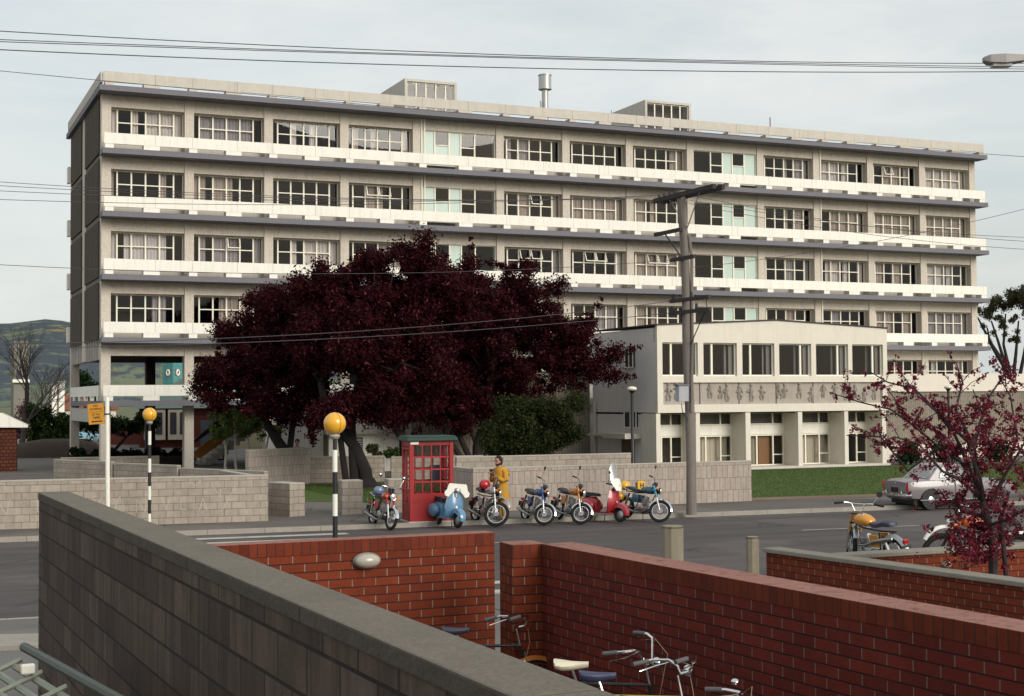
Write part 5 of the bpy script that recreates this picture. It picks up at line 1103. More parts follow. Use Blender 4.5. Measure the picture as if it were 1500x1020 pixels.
# scooters
def scooter(label,p,head,steer,col,screen):
    M=Matrix.Rotation(head,4,'Z')@Matrix.Rotation(R_(-5),4,'X'); o=thing('motor_scooter',label,'scooter',(p[0],p[1],.03),group=GP); o.rotation_euler=M.to_euler()
    pt_=paintm(*col); R=.215; ax=Vector((.62,0,R)); top=Vector((.40,0,.93)); sax=(top-ax).normalized(); RS=Matrix.Rotation(steer,4,sax)
    fr=lambda v:(RS@(Vector(v)-top))+top
    for c,xf,nm in ((ax,fr,'front_wheel'),(Vector((-.60,0,R)),None,'rear_wheel')):
        m=MB(xf); m.torus(c,(0,1,0),R-.048,.048,30,8); w_=m.build(nm,rubber,o,smooth=True); m=MB(xf); m.tube([c+Vector((0,-.055,0)),c+Vector((0,-.03,0)),c+Vector((0,.03,0)),c+Vector((0,.055,0))],[.05,.115,.115,.05],18); m.build('rim',alu,w_,smooth=True)
    m=MB(fr); rings=[]
    for i in range(13):
        a=-.05+2.75*i/12; u=Vector((cos(a),0,sin(a))); c=ax+Vector((-.02,0,.0)); wd=.075+.035*sin(min(PI,max(0,a)))
        rr_=R+.07+.05*sin(max(0,a)); low_=R-.02
        rings.append([c+u*low_+Vector((0,-wd*1.1,0)),c+u*rr_*.93+Vector((0,-wd*.95,0)),c+u*rr_+Vector((0,-wd*.35,0)),c+u*rr_+Vector((0,wd*.35,0)),c+u*rr_*.93+Vector((0,wd*.95,0)),c+u*low_+Vector((0,wd*1.1,0))])
    m.loft(rings); m.build('front_mudguard',pt_,o,smooth=True)
    m=MB(); rings=[]     # leg shield
    for z_,w_,x_ in ((.26,.20,.33),(.34,.25,.42),(.5,.27,.46),(.7,.255,.44),(.85,.215,.41),(.93,.14,.395),(.96,.06,.39)):
        c=[]; n_=9
        for i in range(n_): y_=-w_+2*w_*i/(n_-1); c.append((x_-.10*(abs(y_)/.27)**2,y_,z_))
        for i in range(n_): y_=w_-2*w_*i/(n_-1); c.append((x_-.025-.10*(abs(y_)/.27)**2,y_,z_))
        rings.append(c)
    m.loft(rings); m.box(-.25,.36,-.19,.19,.23,.27); m.build('leg_shield',pt_,o,smooth=True)
    m=MB(); m.tube([Vector((.42-.10,-.27,.5)),(.34,-.255,.7),(.33,-.215,.85),(.37,-.14,.935),(.39,0,.965),(.37,.14,.935),(.33,.215,.85),(.34,.255,.7),(.32,.27,.5)],.011,6); m.build('shield_trim',chrome,o,smooth=True)
    m=MB(); m.sph((.475,0,.56),.04,.5,1,1,12,8); m.build('horn_cover',wht if 'blue' in col[0] else alu,o,smooth=True)
    m=MB(); m.loft([[(x_,-w_,z0),(x_,-w_*.9,z1-.05),(x_,-w_*.5,z1),(x_,w_*.5,z1),(x_,w_*.9,z1-.05),(x_,w_,z0)] for x_,w_,z0,z1 in ((-.22,.10,.25,.60),(-.35,.13,.30,.68),(-.6,.13,.40,.68),(-.80,.10,.45,.62),(-.92,.05,.45,.50))]); m.build('rear_body',pt_,o,smooth=True)
    for s_ in (-1,1): m=MB(); m.sph((-.52,.20*s_,.42),.2,1.45,.62,.95,20,12); m.build('side_cowl',pt_,o,smooth=True)
    m=MB(); m.loft([[(x_,-w_,z0),(x_,-w_*.9,z1),(x_,w_*.9,z1),(x_,w_,z0)] for x_,w_,z0,z1 in ((-.22,.09,.69,.76),(-.3,.13,.69,.79),(-.62,.14,.69,.80),(-.8,.10,.66,.75))]); m.build('seat',seatm,o,smooth=True)
    m=MB(fr); m.tube([top+Vector((.0,0,-.1)),top+Vector((-.02,0,.04))],[.05,.06],12); m.sph(top+Vector((.02,0,.09)),.08,1.2,1.1,.9,16,10); hb=m.build('head_cowl',pt_ if 'red' in col[0] else alu,o,smooth=True)
    m=MB(fr); m.sph(top+Vector((.10,0,.09)),.062,.45,1,1,16,10); m.build('headlight',lens,o,smooth=True)
    m=MB(fr); m.tube([top+Vector((-.08,-.34,.13)),top+Vector((-.01,-.12,.11)),top+Vector((-.01,.12,.11)),top+Vector((-.08,.34,.13))],.02,8); m.build('handlebar',pt_ if 'blue' in col[0] else dkmetal,o,smooth=True)
    for s_ in (-1,1): m=MB(fr); m.tube([top+Vector((-.04,.22*s_,.12)),top+Vector((-.085,.36*s_,.13))],.024,8); m.build('grip',rubber,o,smooth=True)
    m=MB(); m.tube([(-.1,-.18,.2),(-.16,-.22,.0)],.012,5); m.tube([(-.1,.18,.2),(-.16,.22,.0)],.012,5); m.build('stand',dkmetal,o)
    if screen=='white':
        m=MB(fr); c=top+Vector((.10,0,.0)); prof=[(-.38,-.06),(-.40,.03),(-.33,.10),(-.29,.24),(-.26,.27),(.26,.27),(.29,.24),(.33,.10),(.40,.03),(.38,-.06),(.27,-.10),(.20,-.02),(.11,.05),(.09,.14),(-.09,.14),(-.11,.05),(-.20,-.02),(-.27,-.10)]
        m.add([(c.x-.05-.0*abs(y),y,c.z+z_) for y,z_ in prof]+[(c.x-.07,y,c.z+z_) for y,z_ in prof],[tuple(range(18)),tuple(range(35,17,-1))]+[(i,i+18,(i+1)%18+18,(i+1)%18) for i in range(18)]); m.build('white_fly_screen',wht,o)
        m=MB(); 
        for q in (0,.12): m.tube([(-.88-q*.3,-.16,.55+q),(-.86-q*.3,-.16,.78+q*.8),(-.86-q*.3,.16,.78+q*.8),(-.88-q*.3,.16,.55+q)],.010,5)
        m.build('rear_carrier',redglass if False else pm('carrier_red',(.35,.02,.02),.5,.1,3),o,smooth=True)
    else:
        gm_=glassmat('screen_perspex',(.72,.75,.74),.30,.25); m=MB(fr); rings=[]
        for z_,w_,x_ in ((-.12,.13,.13),(.0,.21,.12),(.15,.24,.07),(.35,.235,.0),(.5,.20,-.055),(.60,.15,-.085),(.66,.08,-.105)):
            rings.append([top+Vector((x_-.09*(abs(y)/.24)**2,y,z_+.08)) for y in [w_*(-1+2*i/8) for i in range(9)]])
        m.loft(rings,cap=False,closed=False); sc_=m.build('windscreen',gm_,o,smooth=True)
        m=MB(fr); 
        rings=[[top+Vector((x_-.09*(abs(y)/.24)**2+.006,y,z_+.08)) for y in [w_*(-1+2*i/8) for i in range(9)]] for z_,w_,x_ in ((-.13,.13,.135),(.0,.205,.12),(.14,.20,.075),(.22,.10,.05))]
        m.loft(rings,cap=False,closed=False); m.build('white_screen_apron',wht,sc_,smooth=True)
        m=MB(fr); m.tube([top+Vector((-.06,-.30,.14)),top+Vector((-.02,-.33,.42))],.006,5); m.tube([top+Vector((0,-.33,.44)),top+Vector((-.02,-.33,.44))],[.03,.055],12); m.build('mirror',black,o)
    return o
p=at(655,773,38.9); scooter('pale blue scooter with a white fly screen in front of the telephone box',(p.x,p.y),R_(-84),R_(4),('scooter_blue',(.12,.25,.40)),'white')
p=at(884,767,40.3); scooter('red scooter with a tall clear windscreen, second from the right in the row',(p.x,p.y),R_(-68),R_(6),('scooter_red',(.36,.02,.03)),'clear')
# ------------------------------------------------------------ cars
def car(name,label,p,rz,col,S=1.,beetle=False):
    o=thing(name,label,'car',(p[0],p[1],p[2]),rz); o.scale=(S,S,S); body=paintm(*col)
    # +x is the nose. sections x, half width, bottom, belt
    sec=[(-1.98,.60,.42,.72),(-1.94,.68,.34,.84),(-1.8,.72,.28,.90),(-1.3,.77,.24,.93),(-.6,.79,.22,.94),(.2,.79,.22,.93),(.9,.78,.22,.90),(1.5,.75,.25,.86),(1.85,.71,.30,.80),(1.97,.62,.38,.70)]
    if beetle: sec=[(-1.95,.35,.40,.50),(-1.8,.6,.32,.78),(-1.4,.72,.26,.95),(-.8,.76,.24,1.0),(0,.76,.24,.98),(.8,.74,.24,.94),(1.4,.66,.28,.84),(1.75,.5,.32,.68),(1.95,.3,.40,.5)]
    rings=[]
    for x,w_,z0,z1 in sec:
        h=z1-z0; rings.append([(x,-w_*.72,z0),(x,-w_*.96,z0+h*.12),(x,-w_*1.0,z0+h*.45),(x,-w_*.985,z0+h*.72),(x,-w_*.93,z0+h*.93),(x,-w_*.8,z1),(x,0,z1+.03),(x,w_*.8,z1),(x,w_*.93,z0+h*.93),(x,w_*.985,z0+h*.72),(x,w_*1.0,z0+h*.45),(x,w_*.96,z0+h*.12),(x,w_*.72,z0)])
    b=MB().loft(rings).build('body',body,o,smooth=True)
    if beetle: cab=[(-1.15,.66,.98,-.75,.52,1.42),(1.0,0,0,0,0,0)]; rx0,rx1,bx0,bx1,rz_=-.75,.25,-1.35,.62,1.45
    else: rx0,rx1,bx0,bx1,rz_=-.78,.22,-1.28,.78,1.36
    m=MB(); rs_=[]
    for q in (0,.04,.5,.96,1): pass
    rw=.53; bw2=.70; zb=.90
    m.add([(bx0,-bw2,zb),(bx1,-bw2,zb),(bx1,bw2,zb),(bx0,bw2,zb),(rx0,-rw,rz_),(rx1,-rw,rz_),(rx1,rw,rz_),(rx0,rw,rz_),((rx0+rx1)/2,-rw*.8,rz_+.035),((rx0+rx1)/2,rw*.8,rz_+.035)],
      [(0,1,5,4),(3,7,6,2),(1,2,6,5),(0,4,7,3),(4,5,8),(7,9,6),(4,8,9,7),(5,6,9,8)])
    cb=m.build('cabin',body,o,bevel=.05)
    gl_=pm('car_glass',(.10,.12,.12),.06,.1,2,coat=.6,spec=.9) if not beetle else pm('car_glass',0)
    def pane(a,b_,c,d,nm='window'):
        P=[Vector(v) for v in (a,b_,c,d)]; n=(P[1]-P[0]).cross(P[3]-P[0]).normalized(); ce=sum(P,Vector())/4
        if n.dot(ce-Vector((-.3,0,1.1)))<0: n=-n
        m=MB(); m.add([v+n*.012 for v in P],[(0,1,2,3)]); m.add([v-n*.02 for v in P],[(0,1,2,3)]); w_=m.build(nm,gl_,o); 
        m=MB(); m.tube([v+n*.014 for v in P]+[P[0]+n*.014],.010,4); m.build('trim',chrome,w_)
    def L3(a,b_,q): return [a[i]+(b_[i]-a[i])*q for i in range(3)]
    for s_ in (-1,1):
        A0,A1,A2,A3=(bx0,s_*bw2,zb),(bx1,s_*bw2,zb),(rx1,s_*rw,rz_),(rx0,s_*rw,rz_)
        def P2(u,v): return L3(L3(A0,A1,u),L3(A3,A2,u),v)
        pane(P2(.20,.14),P2(.49,.14),P2(.49,.86),P2(.16,.86)); pane(P2(.53,.14),P2(.90,.14),P2(.92,.86),P2(.53,.86))
    def P3(u,v,b0,r0): return L3(L3((b0,-bw2,zb),(b0,bw2,zb),u),L3((r0,-rw,rz_),(r0,rw,rz_),u),v)
    pane(P3(.09,.14,bx0,rx0),P3(.91,.14,bx0,rx0),P3(.90,.86,bx0,rx0),P3(.10,.86,bx0,rx0),'rear_window'); pane(P3(.06,.14,bx1,rx1),P3(.94,.14,bx1,rx1),P3(.93,.88,bx1,rx1),P3(.07,.88,bx1,rx1),'windscreen')
    for x in (-1.2,1.25):
        for s_ in (-1,1):
            m=MB(); m.torus((x,.72*s_,.30),(0,1,0),.225,.075,28,8,sqz=.9); w_=m.build('wheel',rubber,o,smooth=True); m=MB(); m.tube([(x,.66*s_,.30),(x,.755*s_,.30),(x,.79*s_,.30),(x,.80*s_,.30)],[.17,.165,.10,.03],20); m.build('hub_cap',chrome,w_,smooth=True)
            m=MB(); m.tube([(x,.5*s_,.33),(x,(.787)*s_,.33)],.325,26); m.build('wheel_arch',black,o,smooth=False)
    for x in (-1.2,1.25):
        for s_ in (-1,1): pass
    for s_ in (-1,1):
        m=MB(); m.tube([(-1.955,.64*s_,.60),(-1.965,.655*s_,.72),(-1.94,.66*s_,.86)],[.035,.042,.03],8); m.build('tail_light',redglass,o,smooth=True)
        m=MB(); m.tube([(-1.94,.665*s_+.025*s_,.66),(-1.93,.665*s_+.02*s_,.88)],.022,6); m.build('tail_fin_trim',chrome,o,smooth=True)
        m=MB(); m.sph((1.9,.52*s_,.62),.085,.5,1,1,14,8); m.build('headlight',lens,o,smooth=True)
        m=MB(); m.sph((-2.02,.42*s_,.50),.045,.6,.8,1.6,10,8); m.build('overrider',chrome,o,smooth=True)
        m=MB(); m.tube([(-1.6,.80*s_,.30),(1.6,.80*s_,.30)],.014,5); m.build('sill_trim',chrome,o)
        m=MB(); m.box(-.33,-.31,.785*s_-.006,.785*s_+.012,.32,.9); m.build('door_gap',dkmetal,o)
    m=MB(); m.tube([(-1.86,-.74,.44),(-1.99,-.66,.44),(-2.03,-.3,.44),(-2.03,.3,.44),(-1.99,.66,.44),(-1.86,.74,.44)],.04,8,sq=1.4); m.build('rear_bumper',chrome,o,smooth=True)
    m=MB(); m.tube([(1.86,-.72,.40),(2.0,-.6,.40),(2.03,0,.40),(2.0,.6,.40),(1.86,.72,.40)],.04,8); m.build('front_bumper',chrome,o,smooth=True)
    m=MB(); m.cbox(Vector((-1.985,0,.60)),.03,.36,.15); m.build('number_plate',black,o); m=MB(); m.sph((-1.955,0,.80),.03,.6,1.6,.7,10,6); m.build('boot_handle',chrome,o,smooth=True)
    if beetle is False:
        m=MB(); m.box(-1.7,1.7,-.62,.62,.16,.3); m.build('underside',black,o)
    return o
car('parked_car','grey lilac saloon car parked at the far kerb behind the blossom tree',(21.45,-34.15,.02),R_(-5.4),('car_grey',(.20,.175,.185)))
p=at(130,652,118); car('parked_car','small pale blue rounded car seen between the end columns',(p.x,p.y,.1),R_(62),('car_blue',(.22,.50,.60)),.92,True)
p=gp(1510,735,.05); car('parked_car','white car at the right edge, only its bonnet showing through blossom',(p.x+2.6,p.y-.6,.02),R_(-5.4),('car_white',(.66,.63,.58)))
# ------------------------------------------------------------ people
def skinmesh(name,joints,edges,radii,mat,parent,sub=2,root=0):
    me=bpy.data.meshes.new(name); me.from_pydata(joints,edges,[]); o=bpy.data.objects.new(name,me); COL.objects.link(o)
    sk=o.modifiers.new('skin','SKIN'); sk.use_smooth_shade=True
    bm=bmesh.new(); bm.from_mesh(me); ly=bm.verts.layers.skin.verify(); bm.verts.ensure_lookup_table()
    for i,v in enumerate(bm.verts): r=radii[i]; v[ly].radius=r if isinstance(r,tuple) else (r,r); v[ly].use_root=(i==root)
    bm.to_mesh(me); bm.free()
    sb=o.modifiers.new('sub','SUBSURF'); sb.levels=sub; sb.render_levels=sub
    bpy.context.view_layer.update(); dg=bpy.context.evaluated_depsgraph_get(); m2=bpy.data.meshes.new_from_object(o.evaluated_get(dg)); bpy.data.objects.remove(o)
    m2.materials.clear(); m2.materials.append(mat); m2.name=name; m2.polygons.foreach_set('use_smooth',[True]*len(m2.polygons))
    r=bpy.data.objects.new(name,m2); COL.objects.link(r); r.parent=parent; return r
skinm=pm('skin',(.42,.22,.15),.6,.08,9); must=pm('mustard_cloth',(.52,.26,.025),.85,.14,7,.3); must2=pm('mustard_trousers',(.33,.17,.03),.9,.2,7,.3); hairm=pm('dark_hair',(.03,.018,.012),.8,.4,40,1.)
def person_head(parent,c,f,beard=False,r=.105):
    """head facing unit vector f at centre c"""
    c=Vector(c); f=Vector(f).normalized(); s_=Vector((-f.y,f.x,0)); z=Vector((0,0,1))
    def T(v): return c+f*v.x+s_*v.y+z*v.z
    m=MB(lambda v:T(v)); m.sph((0,0,0),r,.95,.78,1.15,18,14); m.sph((.03,0,-.055),.065,1,.85,.9,14,10); m.tube([(.085,0,.02),(.118,0,-.022),(.095,0,-.035)],[.010,.017,.012],8)
    for q in (-1,1): m.sph((-.005,.082*q,-.01),.024,.8,.4,1.3,8,6)
    m.tube([(-.02,0,-.08),(-.035,0,-.19)],[.055,.062],10); m.sph((.083,0,-.062),.02,.6,1.5,.5,8,6)
    return m,T
mp_=at(733,768,39.9); mx,my=mp_.x,mp_.y-.0
MAN=thing('person','bearded man in a mustard raincoat standing behind the trail motorcycle, hands raised','person',(mx,my,.116)); 
hd=Vector((-.93,-.32,0)).normalized(); a=math.atan2(hd.y,hd.x); MAN.rotation_euler.z=a    # local +x faces left in the picture
J_=[(0,0,.94),(0,0,1.12),(.01,0,1.32),(.02,0,1.46),(.05,0,1.55), (0,.10,.90),(.03,.11,.50),(-.03,.12,.10),(.10,.13,.04), (0,-.10,.90),(-.02,-.11,.50),(-.07,-.12,.10),(.06,-.13,.04),
   (.0,.19,1.40),(.03,.25,1.14),(.22,.14,1.22),(.29,.10,1.30), (.0,-.19,1.40),(.03,-.25,1.14),(.23,-.12,1.20),(.30,-.06,1.27)]
E_=[(0,1),(1,2),(2,3),(3,4),(0,5),(5,6),(6,7),(7,8),(0,9),(9,10),(10,11),(11,12),(2,13),(13,14),(14,15),(15,16),(2,17),(17,18),(18,19),(19,20)]
Rr=[(.14,.11),.13,(.15,.12),.07,.055,.09,.065,.045,.04,.09,.065,.045,.04,.06,.048,.035,.03,.06,.048,.035,.03]
skinmesh('body',J_,E_,Rr,must2,MAN)
m,T=person_head(MAN,(.07,0,1.66),(1,0,0)); m.build('head',skinm,MAN,smooth=True)
m=MB(); rg=random.Random(3)
for i in range(46):
    th=rg.uniform(0,6.28); ph_=rg.uniform(-.2,1.5); v=Vector((cos(th)*cos(ph_),sin(th)*cos(ph_),sin(ph_)))
    if v.x>.35 and v.z<.62: v.x=-v.x
    m.sph((.05+v.x*.095,v.y*.092,1.68+v.z*.105),rg.uniform(.028,.042),1,1,1,7,5)
m.sph((-.0,0,1.62),.09,.8,1,1,12,8); m.sph((.03,0,1.70),.108,.95,.85,.9,14,10); m.build('hair',hairm,MAN,smooth=True)
m=MB(); m.sph((.115,0,1.575),.055,.8,.95,.9,12,8); m.sph((.08,.06,1.585),.035,1,.6,1.2,8,6); m.sph((.08,-.06,1.585),.035,1,.6,1.2,8,6); m.build('beard',hairm,MAN,smooth=True)
m=MB()
for q in (-1,1): m.torus((.165,.035*q,1.675),(1,0,0),.026,.005,14,4); m.tube([(.16,.06*q,1.68),(.05,.09*q,1.685)],.004,4)
m.build('glasses',black,MAN)
m=MB(); rings=[]
for z_,rx,ry,cx_ in ((.61,.24,.27,-.03),(.65,.235,.265,-.03),(.85,.20,.245,-.01),(1.05,.175,.23,.0),(1.25,.17,.225,.0),(1.38,.155,.21,.0),(1.46,.12,.16,.01),(1.50,.09,.10,.02)):
    rings.append([(cx_+rx*cos(2*PI*i/24)*(1+.04*sin(i*2.3+z_*9)),ry*sin(2*PI*i/24)*(1+.03*sin(i*1.7+z_*5)),z_) for i in range(24)])
m.loft(rings); 
m.build('raincoat',must,MAN,smooth=True)
m=MB()
for q in (-1,1): m.tube([(0,.17*q,1.41),(.0,.235*q,1.32),(.03,.275*q,1.14),(.10,.24*q,1.13),(.21,.15*q,1.20)],[.085,.085,.075,.07,.055],12)
m.build('sleeves',must,MAN,smooth=True)
m=MB(); m.tube([(-.06,-.13,1.44),(-.14,0,1.40),(-.06,.13,1.44),(.03,.10,1.48)],[.04,.075,.04,.03],10); m.sph((-.12,0,1.40),.11,.7,1.1,1.0,14,8); m.build('hood',must,MAN,smooth=True)
m=MB(); m.loft([[(-.20,-.2,1.24),(-.20,.2,1.24),(-.17,.21,1.27),(-.17,-.21,1.27)],[(-.16,-.19,1.40),(-.16,.19,1.40),(-.13,.19,1.41),(-.13,-.19,1.41)]]); m.build('back_yoke',must,MAN)
def hand(parent,c,d,up,name='hand'):
    c=Vector(c); d=Vector(d).normalized(); up=Vector(up).normalized(); s_=d.cross(up).normalized(); js=[c-d*.05,c,c+d*.045]; ed=[(0,1),(1,2)]; rd=[.026,(.036,.020),(.036,.018)]
    for i,(o_,l) in enumerate(((-.033,.058),(-.011,.068),(.011,.064),(.031,.05))):
        b0=c+d*.05+s_*o_; b1=b0+d*l*.5-up*.012; b2=b1+d*l*.3-up*.03; k=len(js); js+=[b0,b1,b2]; ed+=[(2,k),(k,k+1),(k+1,k+2)]; rd+=[.0095,.009,.0075]
    k=len(js); js+=[c+s_*-.035+d*.0,c+s_*-.055+d*.03-up*.02]; ed+=[(1,k),(k,k+1)]; rd+=[.012,.009]
    return skinmesh(name,[tuple(v) for v in js],ed,rd,skinm,parent,1)
hand(MAN,(.29,.09,1.30),(.4,-.25,.9),(-.9,0,.3)); hand(MAN,(.30,-.05,1.28),(.4,.25,.9),(-.9,0,.3))
m=MB(); m.cbox(Vector((.335,.01,1.41)),.05,.10,.07); m.tube([(.35,.01,1.41),(.40,.01,1.42)],.028,12); cm_=m.build('camera',black,None,bevel=.006); cm_.matrix_world=Matrix.Translation((mx,my,.116))@Matrix.Rotation(a,4,'Z'); tag(cm_,'small dark camera in the raised hands of the man in mustard','camera')
m=MB()
for q,dx in ((1,.07),(-1,.03)): m.sph((dx,.125*q,.045),.05,2.5,1,.9,14,8)
m.build('shoes',black,MAN,smooth=True)
# far figure leaning on the tall block wall
p=at(436,705,60.5); P2=thing('person','distant person in a dark blue jacket leaning on the tall block wall','person',(p.x,p.y,.12),R_(-110))
J2=[(0,0,.94),(.03,0,1.12),(.08,0,1.30),(.13,0,1.42),(.16,0,1.5),(0,.10,.90),(0,.11,.5),(0,.12,.08),(.1,.13,.04),(0,-.10,.9),(0,-.11,.5),(0,-.12,.08),(.1,-.13,.04),(.08,.19,1.36),(.06,.33,1.18),(.27,.17,1.12),(.34,.10,1.12),(.08,-.19,1.36),(.06,-.33,1.18),(.27,-.15,1.12),(.34,-.08,1.12)]
skinmesh('body',J2,E_,Rr,pm('navy_cloth',(.015,.018,.055),.85,.15,7),P2)
m,T=person_head(P2,(.19,0,1.62),(1,0,-.1)); m.build('head',skinm,P2,smooth=True); m=MB(); m.sph((.16,0,1.66),.12,.95,.9,.95,14,10); m.build('hair',hairm,P2,smooth=True)
hand(P2,(.36,.08,1.13),(1,-.4,0),(0,0,1)); hand(P2,(.36,-.06,1.13),(1,.4,0),(0,0,1)); m=MB(); m.tube([(.17,-.03,1.47),(.2,.0,1.38)],[.06,.03],8); m.build('shirt_front',skinm,P2,smooth=True)
# ------------------------------------------------------------ bicycles
def bicycle(label,saddle,head,cols,h=1.0,steer=0.,bars='raised',mud=None,lean=-4,gz=.45,frame=None,extra=None):
    """saddle = world point of the saddle; head = heading angle"""
    S=Vector(saddle); o=thing('bicycle',label,'bicycle',(S.x,S.y,gz),group='bicycles in the walled yard'); M=Matrix.Rotation(head,4,'Z')@Matrix.Rotation(R_(lean),4,'X'); o.rotation_euler=M.to_euler()
    R=.335; sz=S.z-gz; rx=-.44+.02; hx=.50; hz=sz-.03; fxx=.64
    top=Vector((hx-.02,0,hz-.02)); ax=Vector((fxx,0,R)); sax=(top-ax).normalized(); RS=Matrix.Rotation(steer,4,sax); fr=lambda v:(RS@(Vector(v)-top))+top
    fm_=pm(*frame) if frame else dkmetal
    for c,xf,nm in ((ax,fr,'front_wheel'),(Vector((rx,0,R)),None,'rear_wheel')):
        m=MB(xf); m.torus(c,(0,1,0),R-.016,.017,40,6); w_=m.build(nm,rubber,o,smooth=True); m=MB(xf); m.torus(c,(0,1,0),R-.04,.010,40,5); m.build('rim',chrome,w_,smooth=True)
        m=MB(xf); m.tube([c+Vector((0,-.05,0)),c+Vector((0,.05,0))],.02,8)
        for i in range(20): a_=2*PI*i/20; m.tube([c+Vector((.02*cos(a_+1),.03*(1 if i%2 else -1),.02*sin(a_+1))),c+Vector(((R-.04)*cos(a_),0,(R-.04)*sin(a_)))],.0015,3,cap=False)
        m.build('spokes',alu,w_)
    m=MB(); bb=Vector((0.08,0,.28)); st=Vector((-.06,0,sz-.16)); hb=Vector((hx+.03,0,hz-.27)); ht=Vector((hx,0,hz-.14))
    m.tube([bb,st],.015,8); m.tube([st,ht],.014,8); m.tube([bb,hb],.016,8); m.tube([ht,hb],.019,8)
    for s_ in (-1,1): m.tube([bb+Vector((0,.03*s_,0)),Vector((rx,.06*s_,R))],.009,6); m.tube([st,Vector((rx,.06*s_,R))],.008,6)
    m.build('frame',fm_,o,smooth=True)
    m=MB(fr)
    for s_ in (-1,1): m.tube([hb+Vector((.0,.0,-.0)),hb+Vector((.01,.05*s_,-.03)),ax+Vector((0,.05*s_,0))],.011,6)
    m.tube([ht,top+Vector((-.01,0,.04))],.012,8); m.build('fork',chrome if bars!='drop' else fm_,o,smooth=True)
    m=MB(); m.tube([st,(-.10,0,sz-.04)],.013,8); m.build('seat_post',chrome,o,smooth=True)
    rings=[]      # saddle
    for q,w_,h_ in ((0,.05,.03),(.05,.085,.045),(.25,.088,.05),(.5,.05,.045),(.8,.024,.035),(.97,.018,.03),(1,.01,.02)):
        x=-.24+.27*q; z_=sz+.025*(1-q)**2+ .01*q; rings.append([(x,w_*cos(a_),z_-h_*.55+h_*(.55*sin(a_)+ (.0 if sin(a_)>0 else -.5*abs(sin(a_))))) for a_ in [2*PI*i/14 for i in range(14)]])
    m=MB(); m.loft(rings); m.build('saddle',pm(*cols),o,smooth=True)
    if bars=='raised': pts=[(.02,0,.05),(.05,.05,.06),(.06,.09,.10),(.03,.16,.15),(-.06,.24,.155),(-.19,.27,.13)]
    elif bars=='tall': pts=[(.0,0,.04),(.02,.05,.04),(.0,.10,.16),(-.02,.15,.20),(-.10,.22,.20),(-.22,.25,.18)]
    else: pts=[(.02,0,.05),(.05,.06,.05),(.06,.16,.05),(-.04,.24,.04),(-.16,.26,.03)]
    for s_ in (-1,1):
        P=[top+Vector((a_,b_*s_,c)) for a_,b_,c in pts]; m=MB(fr); m.tube(P,.0115,8); m.build('handlebar',chrome,o,smooth=True); m=MB(fr); m.tube([P[-2].lerp(P[-1],.25),P[-1]+(P[-1]-P[-2]).normalized()*.02],.0175,10); m.build('grip',pm('grip_grey',(.11,.105,.11),.7,.15,9),o,smooth=True)
        m=MB(fr); m.tube([P[-3]+Vector((.02,0,-.01)),P[-2]+Vector((.03,.0,-.04)),P[-1]+Vector((.03,0,-.055))],.005,5); m.build('brake_lever',chrome,o,smooth=True)
    m=MB(fr); m.tube([P[-3]+Vector((.02,0,0)),top+Vector((.14,.08,.12)),top+Vector((.12,0,-.1)),ax+Vector((-.1,0,.3))],.003,4); m.build('brake_cable',pm('cable_tan',(.35,.27,.17),.7,.1,3),o)
    m=MB(); m.tube([(.08,-.12,.28),(.08,.12,.28)],.008,6); m.torus((.08,.07,.28),(0,1,0),.09,.006,24,5); m.box(.0,.08,.12,.20,.10,.12); m.box(.08,.16,-.20,-.12,.44,.46); m.build('chainset',chrome,o)
    if mud:
        mm_=pm(*mud); m=MB(fr); m.loft(arc(ax,R+.015,.35,2.4,.05,.004)); m.build('front_mudguard',mm_,o,smooth=True); m=MB(); m.loft(arc(Vector((rx,0,R)),R+.015,.9,3.3,.05,.004)); m.build('rear_mudguard',mm_,o,smooth=True)
    if extra=='lamp': m=MB(fr); m.sph(top+Vector((.09,0,.07)),.045,1.,1,1,16,10); m.build('chrome_lamp',chrome,o,smooth=True)
    if extra=='bell': m=MB(fr); m.sph(top+Vector((.03,.1,.14)),.03,1,1,.7,14,8); m.build('bell',chrome,o,smooth=True)
    return o
hc=math.atan2(RT.y,RT.x)
bicycle('bicycle with a blue black saddle standing in the gap between the brick walls',at(684,922,13.1),hc+.12,('saddle_blue_black',(.03,.035,.06),.5,.2,12),steer=.35,mud=('orange_mudguard',(.42,.13,.02),.5,.1,4),lean=-3)
bicycle('bicycle with a cream white saddle beside the long brick wall',at(857,968,11),hc-.08,('saddle_cream',(.72,.66,.50),.5,.08,9),steer=-.5,bars='tall',extra='lamp',lean=4)
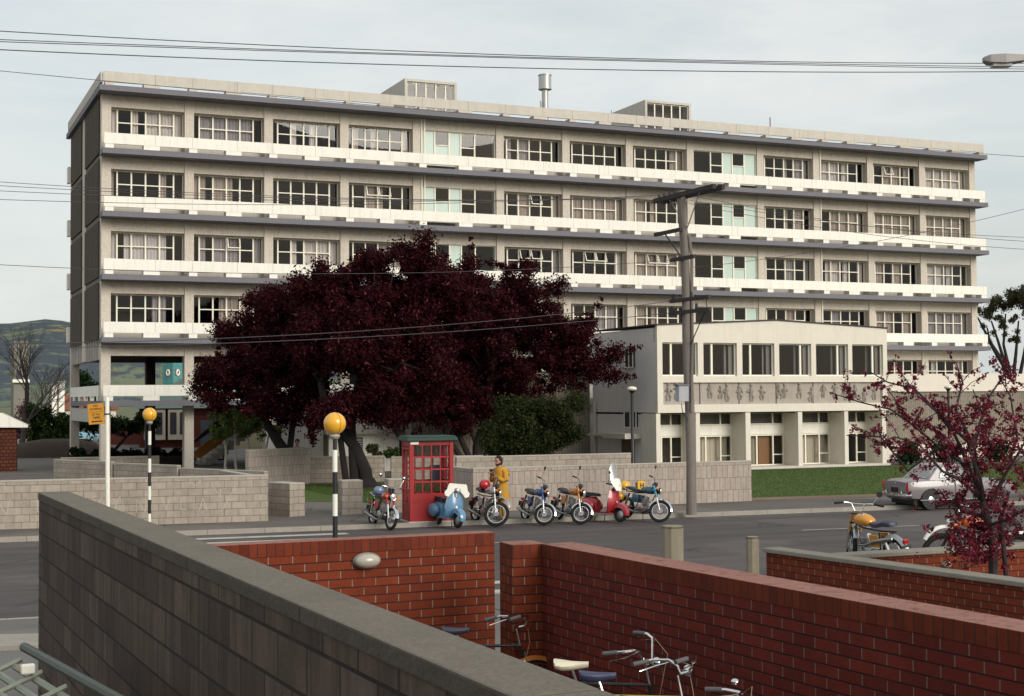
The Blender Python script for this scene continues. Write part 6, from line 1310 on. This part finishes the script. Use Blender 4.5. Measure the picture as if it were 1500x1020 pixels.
bicycle('bicycle with a dark blue saddle, nearer than the cream saddled one',at(897,990,10.1),hc-.05,('saddle_navy',(.04,.045,.10),.5,.1,9),steer=.55,bars='raised',extra='lamp',lean=-5,frame=('frame_yellow',(.45,.32,.04),.4,.1,3))
bicycle('nearest bicycle, mostly cut off by the lower edge of the picture',at(960,1022,9.3),hc-.02,('saddle_black',(.02,.02,.02),.5,.1,9),steer=-.2,bars='flat',extra='bell',lean=3)
# slatted rack, lower left corner
p0=at(22,950,9.0); p1=at(150,1012,7.2); e=p1-p0; e.z=0; o=thing('slatted_rack','pale green slatted rack with an amber reflector in the lower left corner','rack',(p0.x,p0.y,p0.z-.9),math.atan2(e.y,e.x)); L=e.length; o.rotation_euler.y=math.atan2(p0.z-p1.z,L)*.6
rackm=pm('pale_green_enamel',(.24,.26,.20),.5,.2,6,grime=.5)
for i in range(7): MB().tube([(.12,-.02-.10*i,.80-.035*i),(L+.5,-.02-.10*i,.80-.035*i)],.022,6).build('slat',rackm,o,smooth=True)
for x in (.12,.7,1.3,1.9,2.4):
    m=MB(); m.tube([(x,.02,.84),(x,-.70,.56)],.018,6); m.build('cross_bar',rackm,o)
m=MB(); m.tube([(0,.06,.90),(L+.5,.06,.90)],.03,8); m.build('top_rail',pm('dark_green_rail',(.04,.05,.035),.5,.2,4),o,smooth=True)
for x in (.05,L+.3):
    m=MB(); m.tube([(x,-.3,.75),(x,-.3,-.75)],.03,6); m.build('leg',rackm,o)
m=MB(); m.box(.62,.70,-.10,-.03,.84,.885); m.build('amber_reflector',amber,o,bevel=.008); m=MB(); m.box(.71,.75,-.11,-.03,.84,.90); m.build('white_reflector',wht,o,bevel=.01)
m=MB(); m.sph((.0,-.25,.80),.10,.6,1,1,14,8); m.build('round_lamp',pm('blue_white_lens',(.45,.55,.65),.15,.1,4),o,smooth=True)
p=gp(42,938,.33); o=MB().box(-.55,.45,-.9,.0,-.2,.0).build('concrete_slab',kerbm,None,(p.x,p.y,.42),R_(-18),bevel=.01); tag(o,'pale concrete slab on the ground left of the grey block wall','slab')
